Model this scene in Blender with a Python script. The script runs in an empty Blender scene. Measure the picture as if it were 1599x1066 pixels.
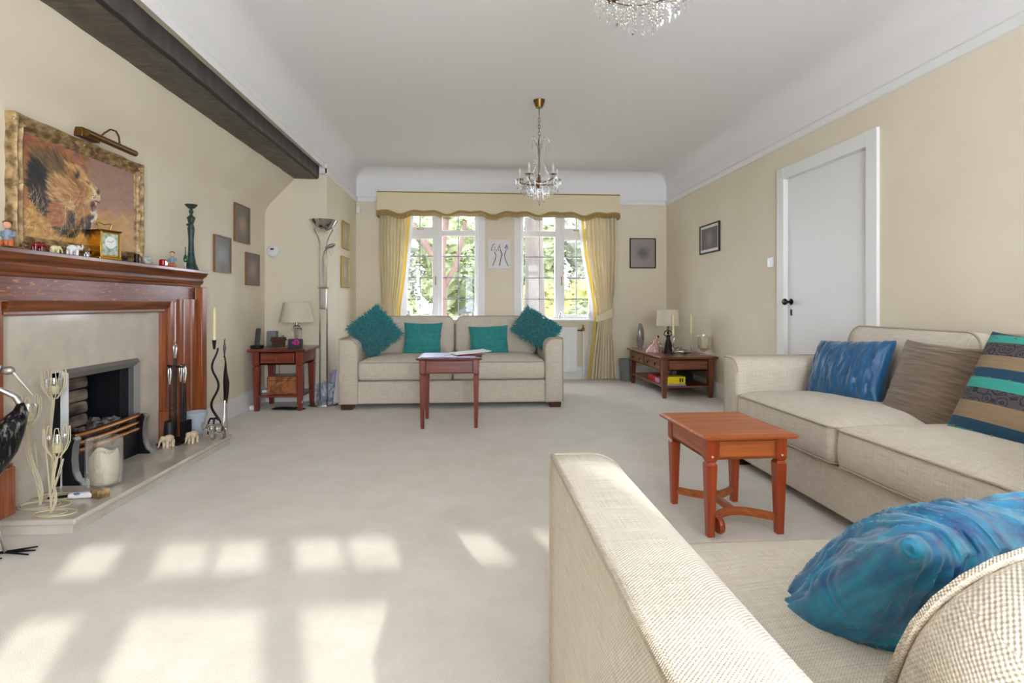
import bpy, bmesh, math, random
import numpy as np
from mathutils import Vector, Matrix, noise
from math import sin, cos, pi, radians, atan, tan, sqrt
random.seed(7)
SC = bpy.context.scene
COL = SC.collection
# ------------------------------------------------------------------ camera, world, sun, exposure
cam = bpy.data.cameras.new('camera'); camo = bpy.data.objects.new('camera', cam); COL.objects.link(camo)
cam.sensor_width = 36; cam.sensor_fit = 'HORIZONTAL'; cam.lens = 36*840/1599
cam.shift_y = -(533-474)/1599; cam.clip_start = 0.02; cam.clip_end = 300
camo.location = (0, 0, .97); camo.rotation_euler = (pi/2, 0, -atan(61.5/840))
SC.camera = camo
SC.view_settings.view_transform = 'Standard'; SC.view_settings.look = 'None'
SC.view_settings.gamma = 1; SC.view_settings.exposure = 1.36
SC.view_settings.use_curve_mapping = False
w = bpy.data.worlds.new('world'); SC.world = w; w.use_nodes = True
bg = w.node_tree.nodes['Background']; bg.inputs[0].default_value = (.93, .93, 1.10, 1); bg.inputs[1].default_value = 7
SUN_AZ = radians(19.8); SUN_EL = radians(26.7)
sl = bpy.data.lights.new('sun', 'SUN'); sl.energy = 1.75; sl.angle = radians(.9); sl.color = (1, .95, .87)
so = bpy.data.objects.new('sun', sl); COL.objects.link(so)
sd = Vector((-sin(SUN_AZ)*cos(SUN_EL), cos(SUN_AZ)*cos(SUN_EL), -sin(SUN_EL)))
so.rotation_euler = sd.to_track_quat('-Z', 'Y').to_euler()
so.location = (3, -6, 5)
def portal(c, sx, sy, rot):
    l = bpy.data.lights.new('window_portal', 'AREA'); l.shape = 'RECTANGLE'; l.size = sx; l.size_y = sy
    l.cycles.is_portal = True
    o = bpy.data.objects.new('window_portal', l); COL.objects.link(o); o.location = c; o.rotation_euler = rot
portal((.86, -1.62, 1.18), 2.3, 1.9, (pi/2, 0, 0))            # rear window, light travels +Y
portal((-.42, 7.05, 1.5), 1.0, 1.4, (-pi/2, 0, 0))
portal((1.1, 7.05, 1.5), 1.0, 1.4, (-pi/2, 0, 0))

def daylight(c, sx, sy, rot, e):
    l = bpy.data.lights.new('window_daylight', 'AREA'); l.shape = 'RECTANGLE'; l.size = sx; l.size_y = sy; l.energy = e; l.color = (.94, .94, 1)
    o = bpy.data.objects.new('window_daylight', l); COL.objects.link(o); o.location = c; o.rotation_euler = rot
daylight((.35, -1.75, 1.2), 1.1, 1.8, (pi/2, 0, 0), 55)  # added area lamp outside the rear window, brightens the room beyond the sky
# ------------------------------------------------------------------ helpers
def lin(c):
    r = []
    for x in c:
        x /= 255.; r.append(x/12.92 if x <= .04045 else ((x+.055)/1.055)**2.4)
    return (r[0], r[1], r[2], 1)
def T(x=0, y=0, z=0, rx=0, ry=0, rz=0, s=1):
    return Matrix.Translation((x, y, z)) @ Matrix.Rotation(rz, 4, 'Z') @ Matrix.Rotation(ry, 4, 'Y') @ Matrix.Rotation(rx, 4, 'X') @ Matrix.Scale(s, 4)
class G:
    def __init__(s): s.v = []; s.f = []; s.M = None
    def add(s, vs, fs, M=None):
        n = len(s.v)
        for p in vs:
            p = Vector(p)
            if M is not None: p = M @ p
            if s.M is not None: p = s.M @ p
            s.v.append(tuple(p))
        s.f += [tuple(i+n for i in f) for f in fs]
        return s
    def box(s, x0, x1, y0, y1, z0, z1, M=None):
        return s.add([(x0,y0,z0),(x1,y0,z0),(x1,y1,z0),(x0,y1,z0),(x0,y0,z1),(x1,y0,z1),(x1,y1,z1),(x0,y1,z1)],
                     [(3,2,1,0),(4,5,6,7),(0,1,5,4),(1,2,6,5),(2,3,7,6),(3,0,4,7)], M)
    def bc(s, cx, cy, cz, sx, sy, sz, M=None):
        return s.box(cx-sx/2, cx+sx/2, cy-sy/2, cy+sy/2, cz-sz/2, cz+sz/2, M)
    def taper(s, cx, cy, z0, z1, a0, a1, b0=None, b1=None, dx=0, dy=0, M=None):
        b0 = a0 if b0 is None else b0; b1 = a1 if b1 is None else b1
        vs = [(cx+dx+i*a0/2, cy+dy+j*b0/2, z0) for i, j in ((-1,-1),(1,-1),(1,1),(-1,1))] + [(cx+i*a1/2, cy+j*b1/2, z1) for i, j in ((-1,-1),(1,-1),(1,1),(-1,1))]
        return s.add(vs, [(3,2,1,0),(4,5,6,7),(0,1,5,4),(1,2,6,5),(2,3,7,6),(3,0,4,7)], M)
    def lathe(s, prof, n=24, c=(0,0,0), M=None, cap=True):
        vs = []; fs = []
        for r, z in prof:
            for k in range(n):
                a = 2*pi*k/n; vs.append((c[0]+r*cos(a), c[1]+r*sin(a), c[2]+z))
        m = len(prof)
        for i in range(m-1):
            for k in range(n):
                k2 = (k+1) % n; fs.append((i*n+k, i*n+k2, (i+1)*n+k2, (i+1)*n+k))
        if cap:
            fs.append(tuple(range(n-1, -1, -1))); fs.append(tuple((m-1)*n+k for k in range(n)))
        return s.add(vs, fs, M)
    def ell(s, c, r, nu=14, nv=9, M=None):
        if not hasattr(r, '__len__'): r = (r, r, r)
        vs = [(c[0], c[1], c[2]-r[2])]; fs = []
        for j in range(1, nv):
            t = -pi/2+pi*j/nv
            for k in range(nu):
                a = 2*pi*k/nu; vs.append((c[0]+r[0]*cos(t)*cos(a), c[1]+r[1]*cos(t)*sin(a), c[2]+r[2]*sin(t)))
        vs.append((c[0], c[1], c[2]+r[2])); e = len(vs)-1
        for k in range(nu):
            k2 = (k+1) % nu
            fs.append((0, 1+k2, 1+k)); fs.append((e, 1+(nv-2)*nu+k, 1+(nv-2)*nu+k2))
            for j in range(nv-2):
                a = 1+j*nu; fs.append((a+k, a+k2, a+nu+k2, a+nu+k))
        return s.add(vs, fs, M)
    def octa(s, c, r, h=None):
        h = h or r; x, y, z = c
        return s.add([(x,y,z+h),(x+r,y,z),(x,y+r,z),(x-r,y,z),(x,y-r,z),(x,y,z-h)],
                     [(0,1,2),(0,2,3),(0,3,4),(0,4,1),(5,2,1),(5,3,2),(5,4,3),(5,1,4)])
    def tube(s, pts, r, n=8, closed=False, M=None, flat=None):
        P = [Vector(p) for p in pts]; m = len(P); rr = r if hasattr(r, '__len__') else [r]*m
        vs = []; fs = []; up = None
        for i in range(m):
            a = P[i-1] if (i > 0 or closed) else P[0]; b = P[(i+1) % m] if (i < m-1 or closed) else P[-1]
            d = (b-a)
            if d.length < 1e-9: d = Vector((0,0,1))
            d.normalize()
            if up is None:
                up = Vector((0,0,1)) if abs(d.z) < .9 else Vector((1,0,0))
            u = up - d*up.dot(d)
            if u.length < 1e-6: u = d.orthogonal()
            u.normalize(); up = u; q = d.cross(u)
            for k in range(n):
                t = 2*pi*k/n; vs.append(P[i]+(u*cos(t)*(flat or 1)+q*sin(t))*rr[i])
        for i in range(m if closed else m-1):
            j = (i+1) % m
            for k in range(n):
                k2 = (k+1) % n; fs.append((i*n+k, j*n+k, j*n+k2, i*n+k2))
        if not closed:
            fs.append(tuple(range(n))); fs.append(tuple((m-1)*n+k for k in range(n-1, -1, -1)))
        return s.add(vs, fs, M)
    def prism(s, poly, a, b, axis='y', M=None):
        # poly given in the two other axes, in order (x,z) for y, (y,z) for x, (x,y) for z
        def P(u, v, t): return {'y': (u, t, v), 'x': (t, u, v), 'z': (u, v, t)}[axis]
        n = len(poly); vs = [P(u, v, a) for u, v in poly]+[P(u, v, b) for u, v in poly]
        fs = [tuple(range(n)), tuple(range(2*n-1, n-1, -1))]+[(k, n+k, n+(k+1) % n, (k+1) % n) for k in range(n)]
        return s.add(vs, fs, M)
    def grid(s, fn, nu, nv, M=None, closed_u=False):
        vs = [fn(i/nu, j/nv) for j in range(nv+1) for i in range(nu+1)]
        fs = [(j*(nu+1)+i, j*(nu+1)+i+1, (j+1)*(nu+1)+i+1, (j+1)*(nu+1)+i) for j in range(nv) for i in range(nu)]
        return s.add(vs, fs, M)
    def rbox(s, w, d, h, r, crown=0, n=10, c=(0,0,0), M=None, fn=None):
        # soft rounded block; crown swells the faces
        hx, hy, hz = w/2, d/2, h/2
        def samp(L):
            rr = min(r, L); k = 4
            a = [-L+rr*(1-cos(pi/2*i/k)) for i in range(k)]
            mid = [-L+rr+(2*(L-rr))*i/n for i in range(n+1)]
            return a+mid+[-x for x in a[::-1]]
        X, Y, Z = samp(hx), samp(hy), samp(hz)
        def fix(x, y, z):
            q = Vector((max(-hx+r, min(hx-r, x)), max(-hy+r, min(hy-r, y)), max(-hz+r, min(hz-r, z))))
            dlt = Vector((x, y, z))-q
            p = q+dlt.normalized()*r if dlt.length > 1e-9 else Vector((x, y, z))
            if crown:
                u, v, t = p.x/hx, p.y/hy, p.z/hz
                p.z += crown*t*max(0, 1-u*u)**.6*max(0, 1-v*v)**.6
                p.x += crown*.35*u*max(0, 1-v*v)**.5*max(0, 1-t*t)**.5
                p.y += crown*.35*v*max(0, 1-u*u)**.5*max(0, 1-t*t)**.5
            if fn: p = Vector(fn(p))
            return (p.x+c[0], p.y+c[1], p.z+c[2])
        def face(A, B, mk, flip):
            na, nb = len(A), len(B); vs = [fix(*mk(a, b)) for b in B for a in A]
            fs = [(j*na+i, j*na+i+1, (j+1)*na+i+1, (j+1)*na+i) for j in range(nb-1) for i in range(na-1)]
            if flip: fs = [f[::-1] for f in fs]
            s.add(vs, fs, M)
        face(X, Y, lambda a, b: (a, b, hz), False); face(X, Y, lambda a, b: (a, b, -hz), True)
        face(X, Z, lambda a, b: (a, -hy, b), False); face(X, Z, lambda a, b: (a, hy, b), True)
        face(Y, Z, lambda a, b: (hx, a, b), False); face(Y, Z, lambda a, b: (-hx, a, b), True)
        return s
def puff(w, h, r, prof, M=None, c=(0, 0), n=7):
    g = G(); loops = []
    for ins, z in prof:
        lp = roundrect_loop(c[0]-w/2+ins, c[0]+w/2-ins, c[1]-h/2+ins, c[1]+h/2-ins, max(.006, r-ins*.9), n); loops.append([(x, y, z) for x, y in lp])
    m = len(loops[0])
    g.add([p for l in loops for p in l], [(i*m+k, i*m+(k+1) % m, (i+1)*m+(k+1) % m, (i+1)*m+k) for i in range(len(loops)-1) for k in range(m)]+[tuple(range(m-1, -1, -1)), tuple((len(loops)-1)*m+k for k in range(m))], M)
    return g
def roundrect_loop(x0, x1, y0, y1, r, n=6):
    pts = []
    def seg(a, b, k):
        for i in range(1, k): pts.append((a[0]+(b[0]-a[0])*i/k, a[1]+(b[1]-a[1])*i/k))
    cs = ((x1-r, y1-r, 0), (x0+r, y1-r, pi/2), (x0+r, y0+r, pi), (x1-r, y0+r, 3*pi/2)); cor = []
    for cx, cy, a in cs: cor.append([(cx+r*cos(a+pi/2*k/n), cy+r*sin(a+pi/2*k/n)) for k in range(n+1)])
    for i in range(4):
        pts += cor[i]; seg(cor[i][-1], cor[(i+1) % 4][0], 10)
    return pts
MATS = {}
def make(name, g, mat, parent=None, sharp=35, bevel=0, label=None, seg=2, solid=0, merge=True):
    me = bpy.data.meshes.new(name); me.from_pydata(g.v, [], g.f); me.update()
    if merge is True and len(g.v)*6 == len(g.f)*8 and len(g.f) > 6 and all(len(f) == 4 for f in g.f): merge = False
    if merge:
        bm = bmesh.new(); bm.from_mesh(me); bmesh.ops.remove_doubles(bm, verts=bm.verts, dist=1e-5)
        bmesh.ops.recalc_face_normals(bm, faces=bm.faces) if merge != 'keep' else None
        bm.to_mesh(me); bm.free()
    nf = len(me.polygons)
    uv = me.uv_layers.new(name='box'); 
    nl = len(me.loops)
    vi = np.empty(nl, np.int32); me.loops.foreach_get('vertex_index', vi)
    co = np.empty(len(me.vertices)*3, np.float32); me.vertices.foreach_get('co', co); co = co.reshape(-1, 3)
    nm = np.empty(nf*3, np.float32); me.polygons.foreach_get('normal', nm); nm = np.abs(nm.reshape(-1, 3))
    tot = np.empty(nf, np.int32); me.polygons.foreach_get('loop_total', tot)
    ax = np.repeat(np.argmax(nm, axis=1), tot); P = co[vi]
    U = np.where(ax == 0, P[:, 1], P[:, 0]); V = np.where(ax == 2, P[:, 1], P[:, 2])
    uv.data.foreach_set('uv', np.stack([U, V], 1).astype(np.float32).ravel())
    if sharp:
        me.polygons.foreach_set('use_smooth', [True]*nf)
        me.set_sharp_from_angle(angle=radians(sharp))
    if mat: me.materials.append(MATS[mat] if isinstance(mat, str) else mat)
    o = bpy.data.objects.new(name, me); COL.objects.link(o)
    if parent is not None: o.parent = parent
    if solid:
        m = o.modifiers.new('solid', 'SOLIDIFY'); m.thickness = solid; m.offset = 0
    if bevel:
        m = o.modifiers.new('bevel', 'BEVEL'); m.width = bevel; m.segments = seg; m.limit_method = 'ANGLE'; m.angle_limit = radians(40)
        m.harden_normals = False
    if label: o['label'] = label
    return o
def struct(name, g, mat, **k):
    o = make(name, g, mat, **k)
    if not k.get('parent'): o['kind'] = 'structure'
    return o
def thing(name, label, cat, loc=(0,0,0), rz=0, group=None, rot=None):
    o = bpy.data.objects.new(name, None); COL.objects.link(o); o.empty_display_size = .05
    o.location = loc; o.rotation_euler = rot if rot else (0, 0, rz)
    o['label'] = label; o['category'] = cat
    if group: o['group'] = group
    return o
def tag(o, label, cat, group=None, loc=None, rz=None, kind=None):
    o['label'] = label; o['category'] = cat
    if group: o['group'] = group
    if kind: o['kind'] = kind
    if loc is not None: o.location = loc
    if rz is not None: o.rotation_euler = (0, 0, rz)
    return o
def copy_tree(o, parent=None, label=None, loc=None, rz=None):
    c = o.copy(); COL.objects.link(c); c.parent = parent
    if label: c['label'] = label
    if loc is not None: c.location = loc
    if rz is not None: c.rotation_euler = (0, 0, rz)
    for ch in list(o.children): copy_tree(ch, c)
    return c
# ------------------------------------------------------------------ materials
def newmat(name):
    m = bpy.data.materials.new(name); m.use_nodes = True; MATS[name] = m
    nt = m.node_tree; return m, nt, nt.nodes['Principled BSDF']
def N(nt, t, **k):
    n = nt.nodes.new(t)
    for a, b in k.items(): setattr(n, a, b)
    return n
def coord(nt, scale=(1,1,1), kind='Object', rot=(0,0,0)):
    tc = N(nt, 'ShaderNodeTexCoord'); mp = N(nt, 'ShaderNodeMapping')
    mp.inputs['Scale'].default_value = scale; mp.inputs['Rotation'].default_value = rot
    nt.links.new(tc.outputs[kind], mp.inputs[0]); return mp.outputs[0]
def mat(name, col, rough=.5, metal=0, col2=None, scale=(8,8,8), detail=4, lo=.35, hi=.65, bump=0, bscale=None, bdist=.002, spec=.5, coat=0, sheen=0, emit=0, kind='Object', distort=0, trans=0, ior=1.45, alpha=None, sss=0, noiserough=.5):
    m, nt, p = newmat(name); c = lin(col)
    p.inputs['Base Color'].default_value = c; p.inputs['Roughness'].default_value = rough; p.inputs['Metallic'].default_value = metal
    p.inputs['Specular IOR Level'].default_value = spec
    p.inputs['Coat Weight'].default_value = coat; p.inputs['Coat Roughness'].default_value = .12
    p.inputs['Sheen Weight'].default_value = sheen
    if trans: p.inputs['Transmission Weight'].default_value = trans; p.inputs['IOR'].default_value = ior
    if sss:
        p.inputs['Subsurface Weight'].default_value = sss; p.inputs['Subsurface Radius'].default_value = (.02, .015, .01)
    if emit: p.inputs['Emission Color'].default_value = c; p.inputs['Emission Strength'].default_value = emit
    if col2:
        n = N(nt, 'ShaderNodeTexNoise'); n.inputs['Scale'].default_value = 1; n.inputs['Detail'].default_value = detail; n.inputs['Distortion'].default_value = distort
        n.inputs['Roughness'].default_value = noiserough
        nt.links.new(coord(nt, scale, kind), n.inputs['Vector'])
        r = N(nt, 'ShaderNodeValToRGB'); e = r.color_ramp.elements
        e[0].position = lo; e[0].color = c; e[1].position = hi; e[1].color = lin(col2)
        nt.links.new(n.outputs['Fac'], r.inputs[0]); nt.links.new(r.outputs[0], p.inputs['Base Color'])
    if bump:
        n = N(nt, 'ShaderNodeTexNoise'); n.inputs['Scale'].default_value = 1; n.inputs['Detail'].default_value = 3
        nt.links.new(coord(nt, bscale or scale, kind), n.inputs['Vector'])
        b = N(nt, 'ShaderNodeBump'); b.inputs['Strength'].default_value = bump; b.inputs['Distance'].default_value = bdist
        nt.links.new(n.outputs['Fac'], b.inputs['Height']); nt.links.new(b.outputs[0], p.inputs['Normal'])
    return m
def weave(name, col, col2, freq=260, bump=.6, dist=.0015):
    m, nt, p = newmat(name); p.inputs['Roughness'].default_value = .95; p.inputs['Specular IOR Level'].default_value = .15
    p.inputs['Sheen Weight'].default_value = .15
    uv = coord(nt, (1,1,1), 'UV')
    sx = N(nt, 'ShaderNodeSeparateXYZ'); nt.links.new(uv, sx.inputs[0])
    def M_(op, a, b=None):
        n = N(nt, 'ShaderNodeMath', operation=op)
        for i, x in enumerate((a, b)):
            if x is None: continue
            if isinstance(x, (int, float)): n.inputs[i].default_value = x
            else: nt.links.new(x, n.inputs[i])
        return n.outputs[0]
    nz = N(nt, 'ShaderNodeTexNoise'); nz.inputs['Scale'].default_value = 60; nt.links.new(uv, nz.inputs['Vector'])
    jit = M_('MULTIPLY', nz.outputs['Fac'], 2.5)
    u = M_('ADD', M_('MULTIPLY', sx.outputs[0], freq*2*pi), jit); v = M_('ADD', M_('MULTIPLY', sx.outputs[1], freq*2*pi), jit)
    s = M_('MULTIPLY', M_('SINE', u), M_('SINE', v))
    h = M_('ADD', M_('MULTIPLY', s, .5), .5)
    t1 = N(nt, 'ShaderNodeTexNoise'); t1.inputs['Scale'].default_value = 1; nt.links.new(coord(nt, (12, 330, 1), 'UV'), t1.inputs['Vector'])
    t2 = N(nt, 'ShaderNodeTexNoise'); t2.inputs['Scale'].default_value = 1; nt.links.new(coord(nt, (330, 12, 1), 'UV'), t2.inputs['Vector'])
    f = M_('ADD', M_('MULTIPLY', t1.outputs['Fac'], .6), M_('MULTIPLY', t2.outputs['Fac'], .4))
    f = M_('ADD', f, M_('MULTIPLY', h, .34))
    r = N(nt, 'ShaderNodeValToRGB'); e = r.color_ramp.elements; e[0].position = .36; e[0].color = lin(col2); e[1].position = .9; e[1].color = lin(col)
    nt.links.new(f, r.inputs[0]); nt.links.new(r.outputs[0], p.inputs['Base Color'])
    b = N(nt, 'ShaderNodeBump'); b.inputs['Strength'].default_value = bump; b.inputs['Distance'].default_value = dist
    nt.links.new(h, b.inputs['Height']); nt.links.new(b.outputs[0], p.inputs['Normal'])
    return m
def thinglass(name, col=(240,244,244), fac=.10, rough=.02, face=.55):
    m = bpy.data.materials.new(name); m.use_nodes = True; MATS[name] = m; nt = m.node_tree; nt.nodes.clear()
    o = N(nt, 'ShaderNodeOutputMaterial'); mx = N(nt, 'ShaderNodeMixShader'); t = N(nt, 'ShaderNodeBsdfTransparent'); g = N(nt, 'ShaderNodeBsdfGlossy')
    t.inputs[0].default_value = lin(col); g.inputs[0].default_value = (1,1,1,1); g.inputs['Roughness'].default_value = rough
    lw = N(nt, 'ShaderNodeLayerWeight'); lw.inputs[0].default_value = .35
    ml = N(nt, 'ShaderNodeMath', operation='MULTIPLY_ADD'); ml.inputs[1].default_value = face; ml.inputs[2].default_value = fac*.4
    nt.links.new(lw.outputs['Facing'], ml.inputs[0]); nt.links.new(ml.outputs[0], mx.inputs[0])
    nt.links.new(t.outputs[0], mx.inputs[1]); nt.links.new(g.outputs[0], mx.inputs[2]); nt.links.new(mx.outputs[0], o.inputs[0])
def translucent(name, col, tcol, mixf=.35, rough=.9):
    m = bpy.data.materials.new(name); m.use_nodes = True; MATS[name] = m; nt = m.node_tree; nt.nodes.clear()
    o = N(nt, 'ShaderNodeOutputMaterial'); mx = N(nt, 'ShaderNodeMixShader'); d = N(nt, 'ShaderNodeBsdfDiffuse'); t = N(nt, 'ShaderNodeBsdfTranslucent')
    d.inputs[0].default_value = lin(col); t.inputs[0].default_value = lin(tcol); mx.inputs[0].default_value = mixf
    nt.links.new(d.outputs[0], mx.inputs[1]); nt.links.new(t.outputs[0], mx.inputs[2]); nt.links.new(mx.outputs[0], o.inputs[0])
def vcol(name, rough=.6, spec=.4, bump=0):
    m, nt, p = newmat(name); a = N(nt, 'ShaderNodeVertexColor'); a.layer_name = 'paint'
    nt.links.new(a.outputs[0], p.inputs['Base Color']); p.inputs['Roughness'].default_value = rough; p.inputs['Specular IOR Level'].default_value = spec
    return m
mat('wall', (226,215,191), .9, col2=(230,220,197), scale=(3,3,3), bump=.15, bscale=(60,60,60), bdist=.001, spec=.2)
mat('ceiling_white', (236,234,233), .9, spec=.2)
mat('gloss_white', (234,233,230), .45, spec=.4)
mat('carpet', (209,202,188), 1, col2=(226,220,209), scale=(3.5,3.5,3.5), detail=12, lo=.3, hi=.7, bump=.6, bscale=(260,260,260), bdist=.005, spec=.05, sheen=.3, noiserough=.72)
mat('beam_wood', (80,76,66), .6, col2=(100,94,84), scale=(16,6,16), bump=1, bscale=(7,24,9), bdist=.02)
mat('beam_edge', (34,33,33), .6)
mat('beam_face', (74,71,70), .6, col2=(92,88,86), scale=(8,14,3), bump=.8, bscale=(6,26,5), bdist=.012)
weave('sofa_fabric', (230,221,205), (180,166,144), freq=200, bump=.6)
weave('sofa_piping', (208,195,174), (140,126,104), freq=300)
mat('foot_wood', (70,32,22), .35, coat=.3)
def wood(name, c1, c2, sc, rough=.32, coat=.35, lo=.38, hi=.62):
    return mat(name, c1, rough, col2=c2, scale=sc, detail=6, lo=lo, hi=hi, coat=coat, distort=.6, bump=.06, bscale=sc, bdist=.001)
wood('oak_y', (92,45,18), (138,76,36), (60,2.2,60))
wood('oak_z', (114,54,22), (158,84,38), (60,60,2.2))
wood('oak_x', (74,30,12), (122,58,26), (2.2,60,60))
wood('cherry_x', (158,76,28), (184,100,44), (2,45,45), coat=.12, rough=.42); wood('cherry_y', (150,66,22), (180,90,36), (45,2,45)); wood('cherry_z', (150,56,20), (172,72,28), (45,45,2))
m = wood('quarter_oak', (92,44,20), (128,66,34), (60,2.2,60), coat=.12, rough=.4)
nt = m.node_tree; p = nt.nodes['Principled BSDF']; lk = p.inputs['Base Color'].links[0].from_socket
nq = N(nt, 'ShaderNodeTexNoise'); nq.inputs['Scale'].default_value = 1; nq.inputs['Detail'].default_value = 2; nt.links.new(coord(nt, (1, 20, 75), 'Object', (radians(-35), 0, 0)), nq.inputs['Vector'])
rq = N(nt, 'ShaderNodeValToRGB'); eq = rq.color_ramp.elements; eq[0].position = .61; eq[0].color = (0,0,0,1); eq[1].position = .66; eq[1].color = (1,1,1,1); nt.links.new(nq.outputs['Fac'], rq.inputs[0])
mq = N(nt, 'ShaderNodeMix', data_type='RGBA'); mq.inputs[7].default_value = lin((178,104,58)); nt.links.new(rq.outputs[0], mq.inputs[0]); nt.links.new(lk, mq.inputs[6]); nt.links.new(mq.outputs[2], p.inputs['Base Color'])
wood('mahog_x', (92,34,22), (128,56,38), (2,45,45)); wood('mahog_y', (92,34,22), (122,52,36), (45,2,45)); wood('mahog_z', (100,36,24), (130,54,38), (45,45,2))
wood('walnut_x', (96,48,28), (134,76,46), (2,45,45)); wood('walnut_y', (90,44,26), (124,68,42), (45,2,45)); wood('walnut_z', (94,46,28), (124,66,42), (45,45,2))
mat('marble', (206,196,178), .12, col2=(190,180,164), scale=(9,9,9), detail=8, lo=.3, hi=.7, spec=.5)
mat('hearth_marble', (200,193,180), .1, col2=(184,176,162), scale=(5,5,5), detail=8, spec=.55)
mat('steel', (190,190,188), .3, 1); mat('brushed_steel', (158,158,156), .48, .85); mat('chrome', (200,200,200), .1, 1); mat('cast_iron', (34,35,40), .42, .6)
mat('black_metal', (26,27,30), .45, .5); mat('frame_brown', (124,88,52), .45, coat=.3); mat('brass', (178,150,84), .4, 1); mat('old_brass', (124,94,54), .35, 1); mat('copper_bar', (168,118,78), .32, 1)
mat('bright_brass', (222,180,80), .18, 1)
mat('wire_cream', (212,200,166), .5); mat('wax', (238,232,206), .45, sss=.3); mat('wax_yellow', (236,226,176), .45, sss=.3)
mat('ivory', (224,208,178), .6, col2=(196,172,138), scale=(60,60,60), bump=.4, bscale=(120,120,120))
mat('black', (18,18,20), .5); mat('dark_grey', (60,62,66), .5); mat('grey', (120,124,128), .55); mat('white_plastic', (228,228,226), .35)
mat('ceramic_white', (232,232,230), .2); mat('red_gloss', (168,16,22), .15, coat=.6); mat('dark_red', (120,14,20), .2, coat=.5); mat('gold_paint', (214,180,84), .3, .6)
mat('verdigris', (42,60,56), .45, .4, col2=(66,86,78), scale=(40,40,40)); mat('green_glass', (30,110,70), .1, trans=.5)
mat('skin', (226,170,138), .5); mat('hair', (84,56,40), .7); mat('blue_cloth', (140,160,176), .7); mat('orange_cloth', (206,112,56), .7); mat('teal_glaze', (110,150,140), .3, col2=(206,206,190), scale=(50,50,50))
mat('shade', (226,218,200), .8); mat('shade_white', (216,208,190), .85)
translucent('shade_fabric', (234,226,208), (230,214,184), .3)
mat('parchment', (224,216,196), .7)
mat('curl_wood', (110,66,36), .3, col2=(168,108,60), scale=(14,14,14), detail=5, distort=1.5, coat=.4)
mat('bark_brown', (92,62,42), .9, col2=(66,44,30), scale=(60,60,60), bump=.5, bscale=(80,80,80))
mat('magenta', (176,40,128), .6); mat('violet', (120,60,140), .6)
def photo(name, c1, c2, r=.13):
    m, nt, p = newmat(name); tc = N(nt, 'ShaderNodeTexCoord'); vl = N(nt, 'ShaderNodeVectorMath', operation='LENGTH'); nt.links.new(tc.outputs['Object'], vl.inputs[0])
    mr = N(nt, 'ShaderNodeMapRange', interpolation_type='SMOOTHSTEP'); mr.inputs[1].default_value = 0; mr.inputs[2].default_value = r; nt.links.new(vl.outputs['Value'], mr.inputs[0])
    mx = N(nt, 'ShaderNodeMix', data_type='RGBA'); mx.inputs[6].default_value = lin(c1); mx.inputs[7].default_value = lin(c2); nt.links.new(mr.outputs[0], mx.inputs[0]); nt.links.new(mx.outputs[2], p.inputs['Base Color'])
    p.inputs['Roughness'].default_value = .3; p.inputs['Coat Weight'].default_value = .5
photo('photo_brown', (160,124,108), (84,80,80)); photo('photo_grey', (118,128,134), (82,78,74)); photo('photo_sea', (96,98,102), (150,142,138)); photo('photo_pale', (178,166,140), (150,138,108))
mat('stone_dark', (92,88,88), .25, col2=(140,134,130), scale=(40,40,12), bump=.4, bscale=(60,60,20), coat=.5)
mat('pink_ceramic', (220,188,178), .3, col2=(180,120,110), scale=(60,60,60)); mat('bronze', (44,36,32), .35, .7)
mat('red_card', (196,26,44), .5); mat('pink_card', (214,150,176), .5); mat('yellow_card', (238,216,20), .5); mat('lilac_card', (170,176,210), .5)
mat('bin_grey', (128,132,134), .55, col2=(112,116,118), scale=(90,90,90)); mat('card_white', (226,224,222), .6)
mat('blue_print', (54,78,150), .35, col2=(120,120,170), scale=(14,20,14)); mat('orange_red', (214,80,50), .5)
translucent('curtain', (236,225,194), (240,216,150), .2); translucent('lining', (228,200,116), (244,200,80), .45); translucent('sheer', (226,224,226), (226,228,236), .5)
mat('pelmet', (224,211,176), .9); mat('fringe', (176,148,88), .9, col2=(152,124,68), scale=(200,200,20))
mat('crystal', (250,250,250), .02, trans=1, ior=1.6); mat('frost', (232,234,236), .3, trans=.6, ior=1.3)
mat('bulb', (236,232,222), .25, trans=.5); thinglass('pane', fac=.02, rough=.0, face=.12); thinglass('vessel_glass', (252,252,252), .3); translucent('frost_glass', (214,222,232), (226,232,240), .5)
mat('solid_glass', (240,240,236), .02, trans=1, ior=1.48)
mat('lead_white', (150,156,166), .5)
mat('teal_cloth', (34,140,136), .75, col2=(28,120,118), scale=(30,30,30), sheen=.3)
mat('shag_teal', (32,142,146), .8, col2=(20,116,122), scale=(40,40,40), sheen=.4)
def silk(name, c1, c2, sc, rough=.38, bump=.5):
    m = mat(name, c1, rough, col2=c2, scale=sc, detail=5, lo=.3, hi=.7, bump=bump, bscale=sc, bdist=.004, sheen=.3, distort=.8)
    return m
silk('blue_silk', (6,66,108), (14,92,136), (80,10,10)); silk('blue_satin', (0,66,128), (22,150,188), (34,7,34), .28, .9)  # the satin's lighter streaks put highlights on its crinkles into the colour
silk('brown_crinkle', (104,86,66), (128,108,86), (8,70,8), .6, .9)
mat('foliage_green', (82,90,56), .8, col2=(110,116,80), scale=(3,3,3)); mat('foliage_yellow', (98,96,44), .8, col2=(124,120,66), scale=(3,3,3)); mat('foliage_grey', (92,96,78), .8, col2=(120,122,104), scale=(3,3,3))
mat('bark_red', (92,70,60), .9, col2=(76,58,50), scale=(4,4,1.5), bump=.6, bscale=(10,10,3), bdist=.03); mat('bark_pale', (74,66,56), .9, col2=(58,52,45), scale=(4,4,1.5), bump=.6, bscale=(10,10,3), bdist=.03)
mat('lawn', (84,90,52), 1, col2=(110,106,68), scale=(1.2,1.2,1.2)); mat('render_white', (84,80,74), .9); mat('roof_grey', (60,56,54), .9)
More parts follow.
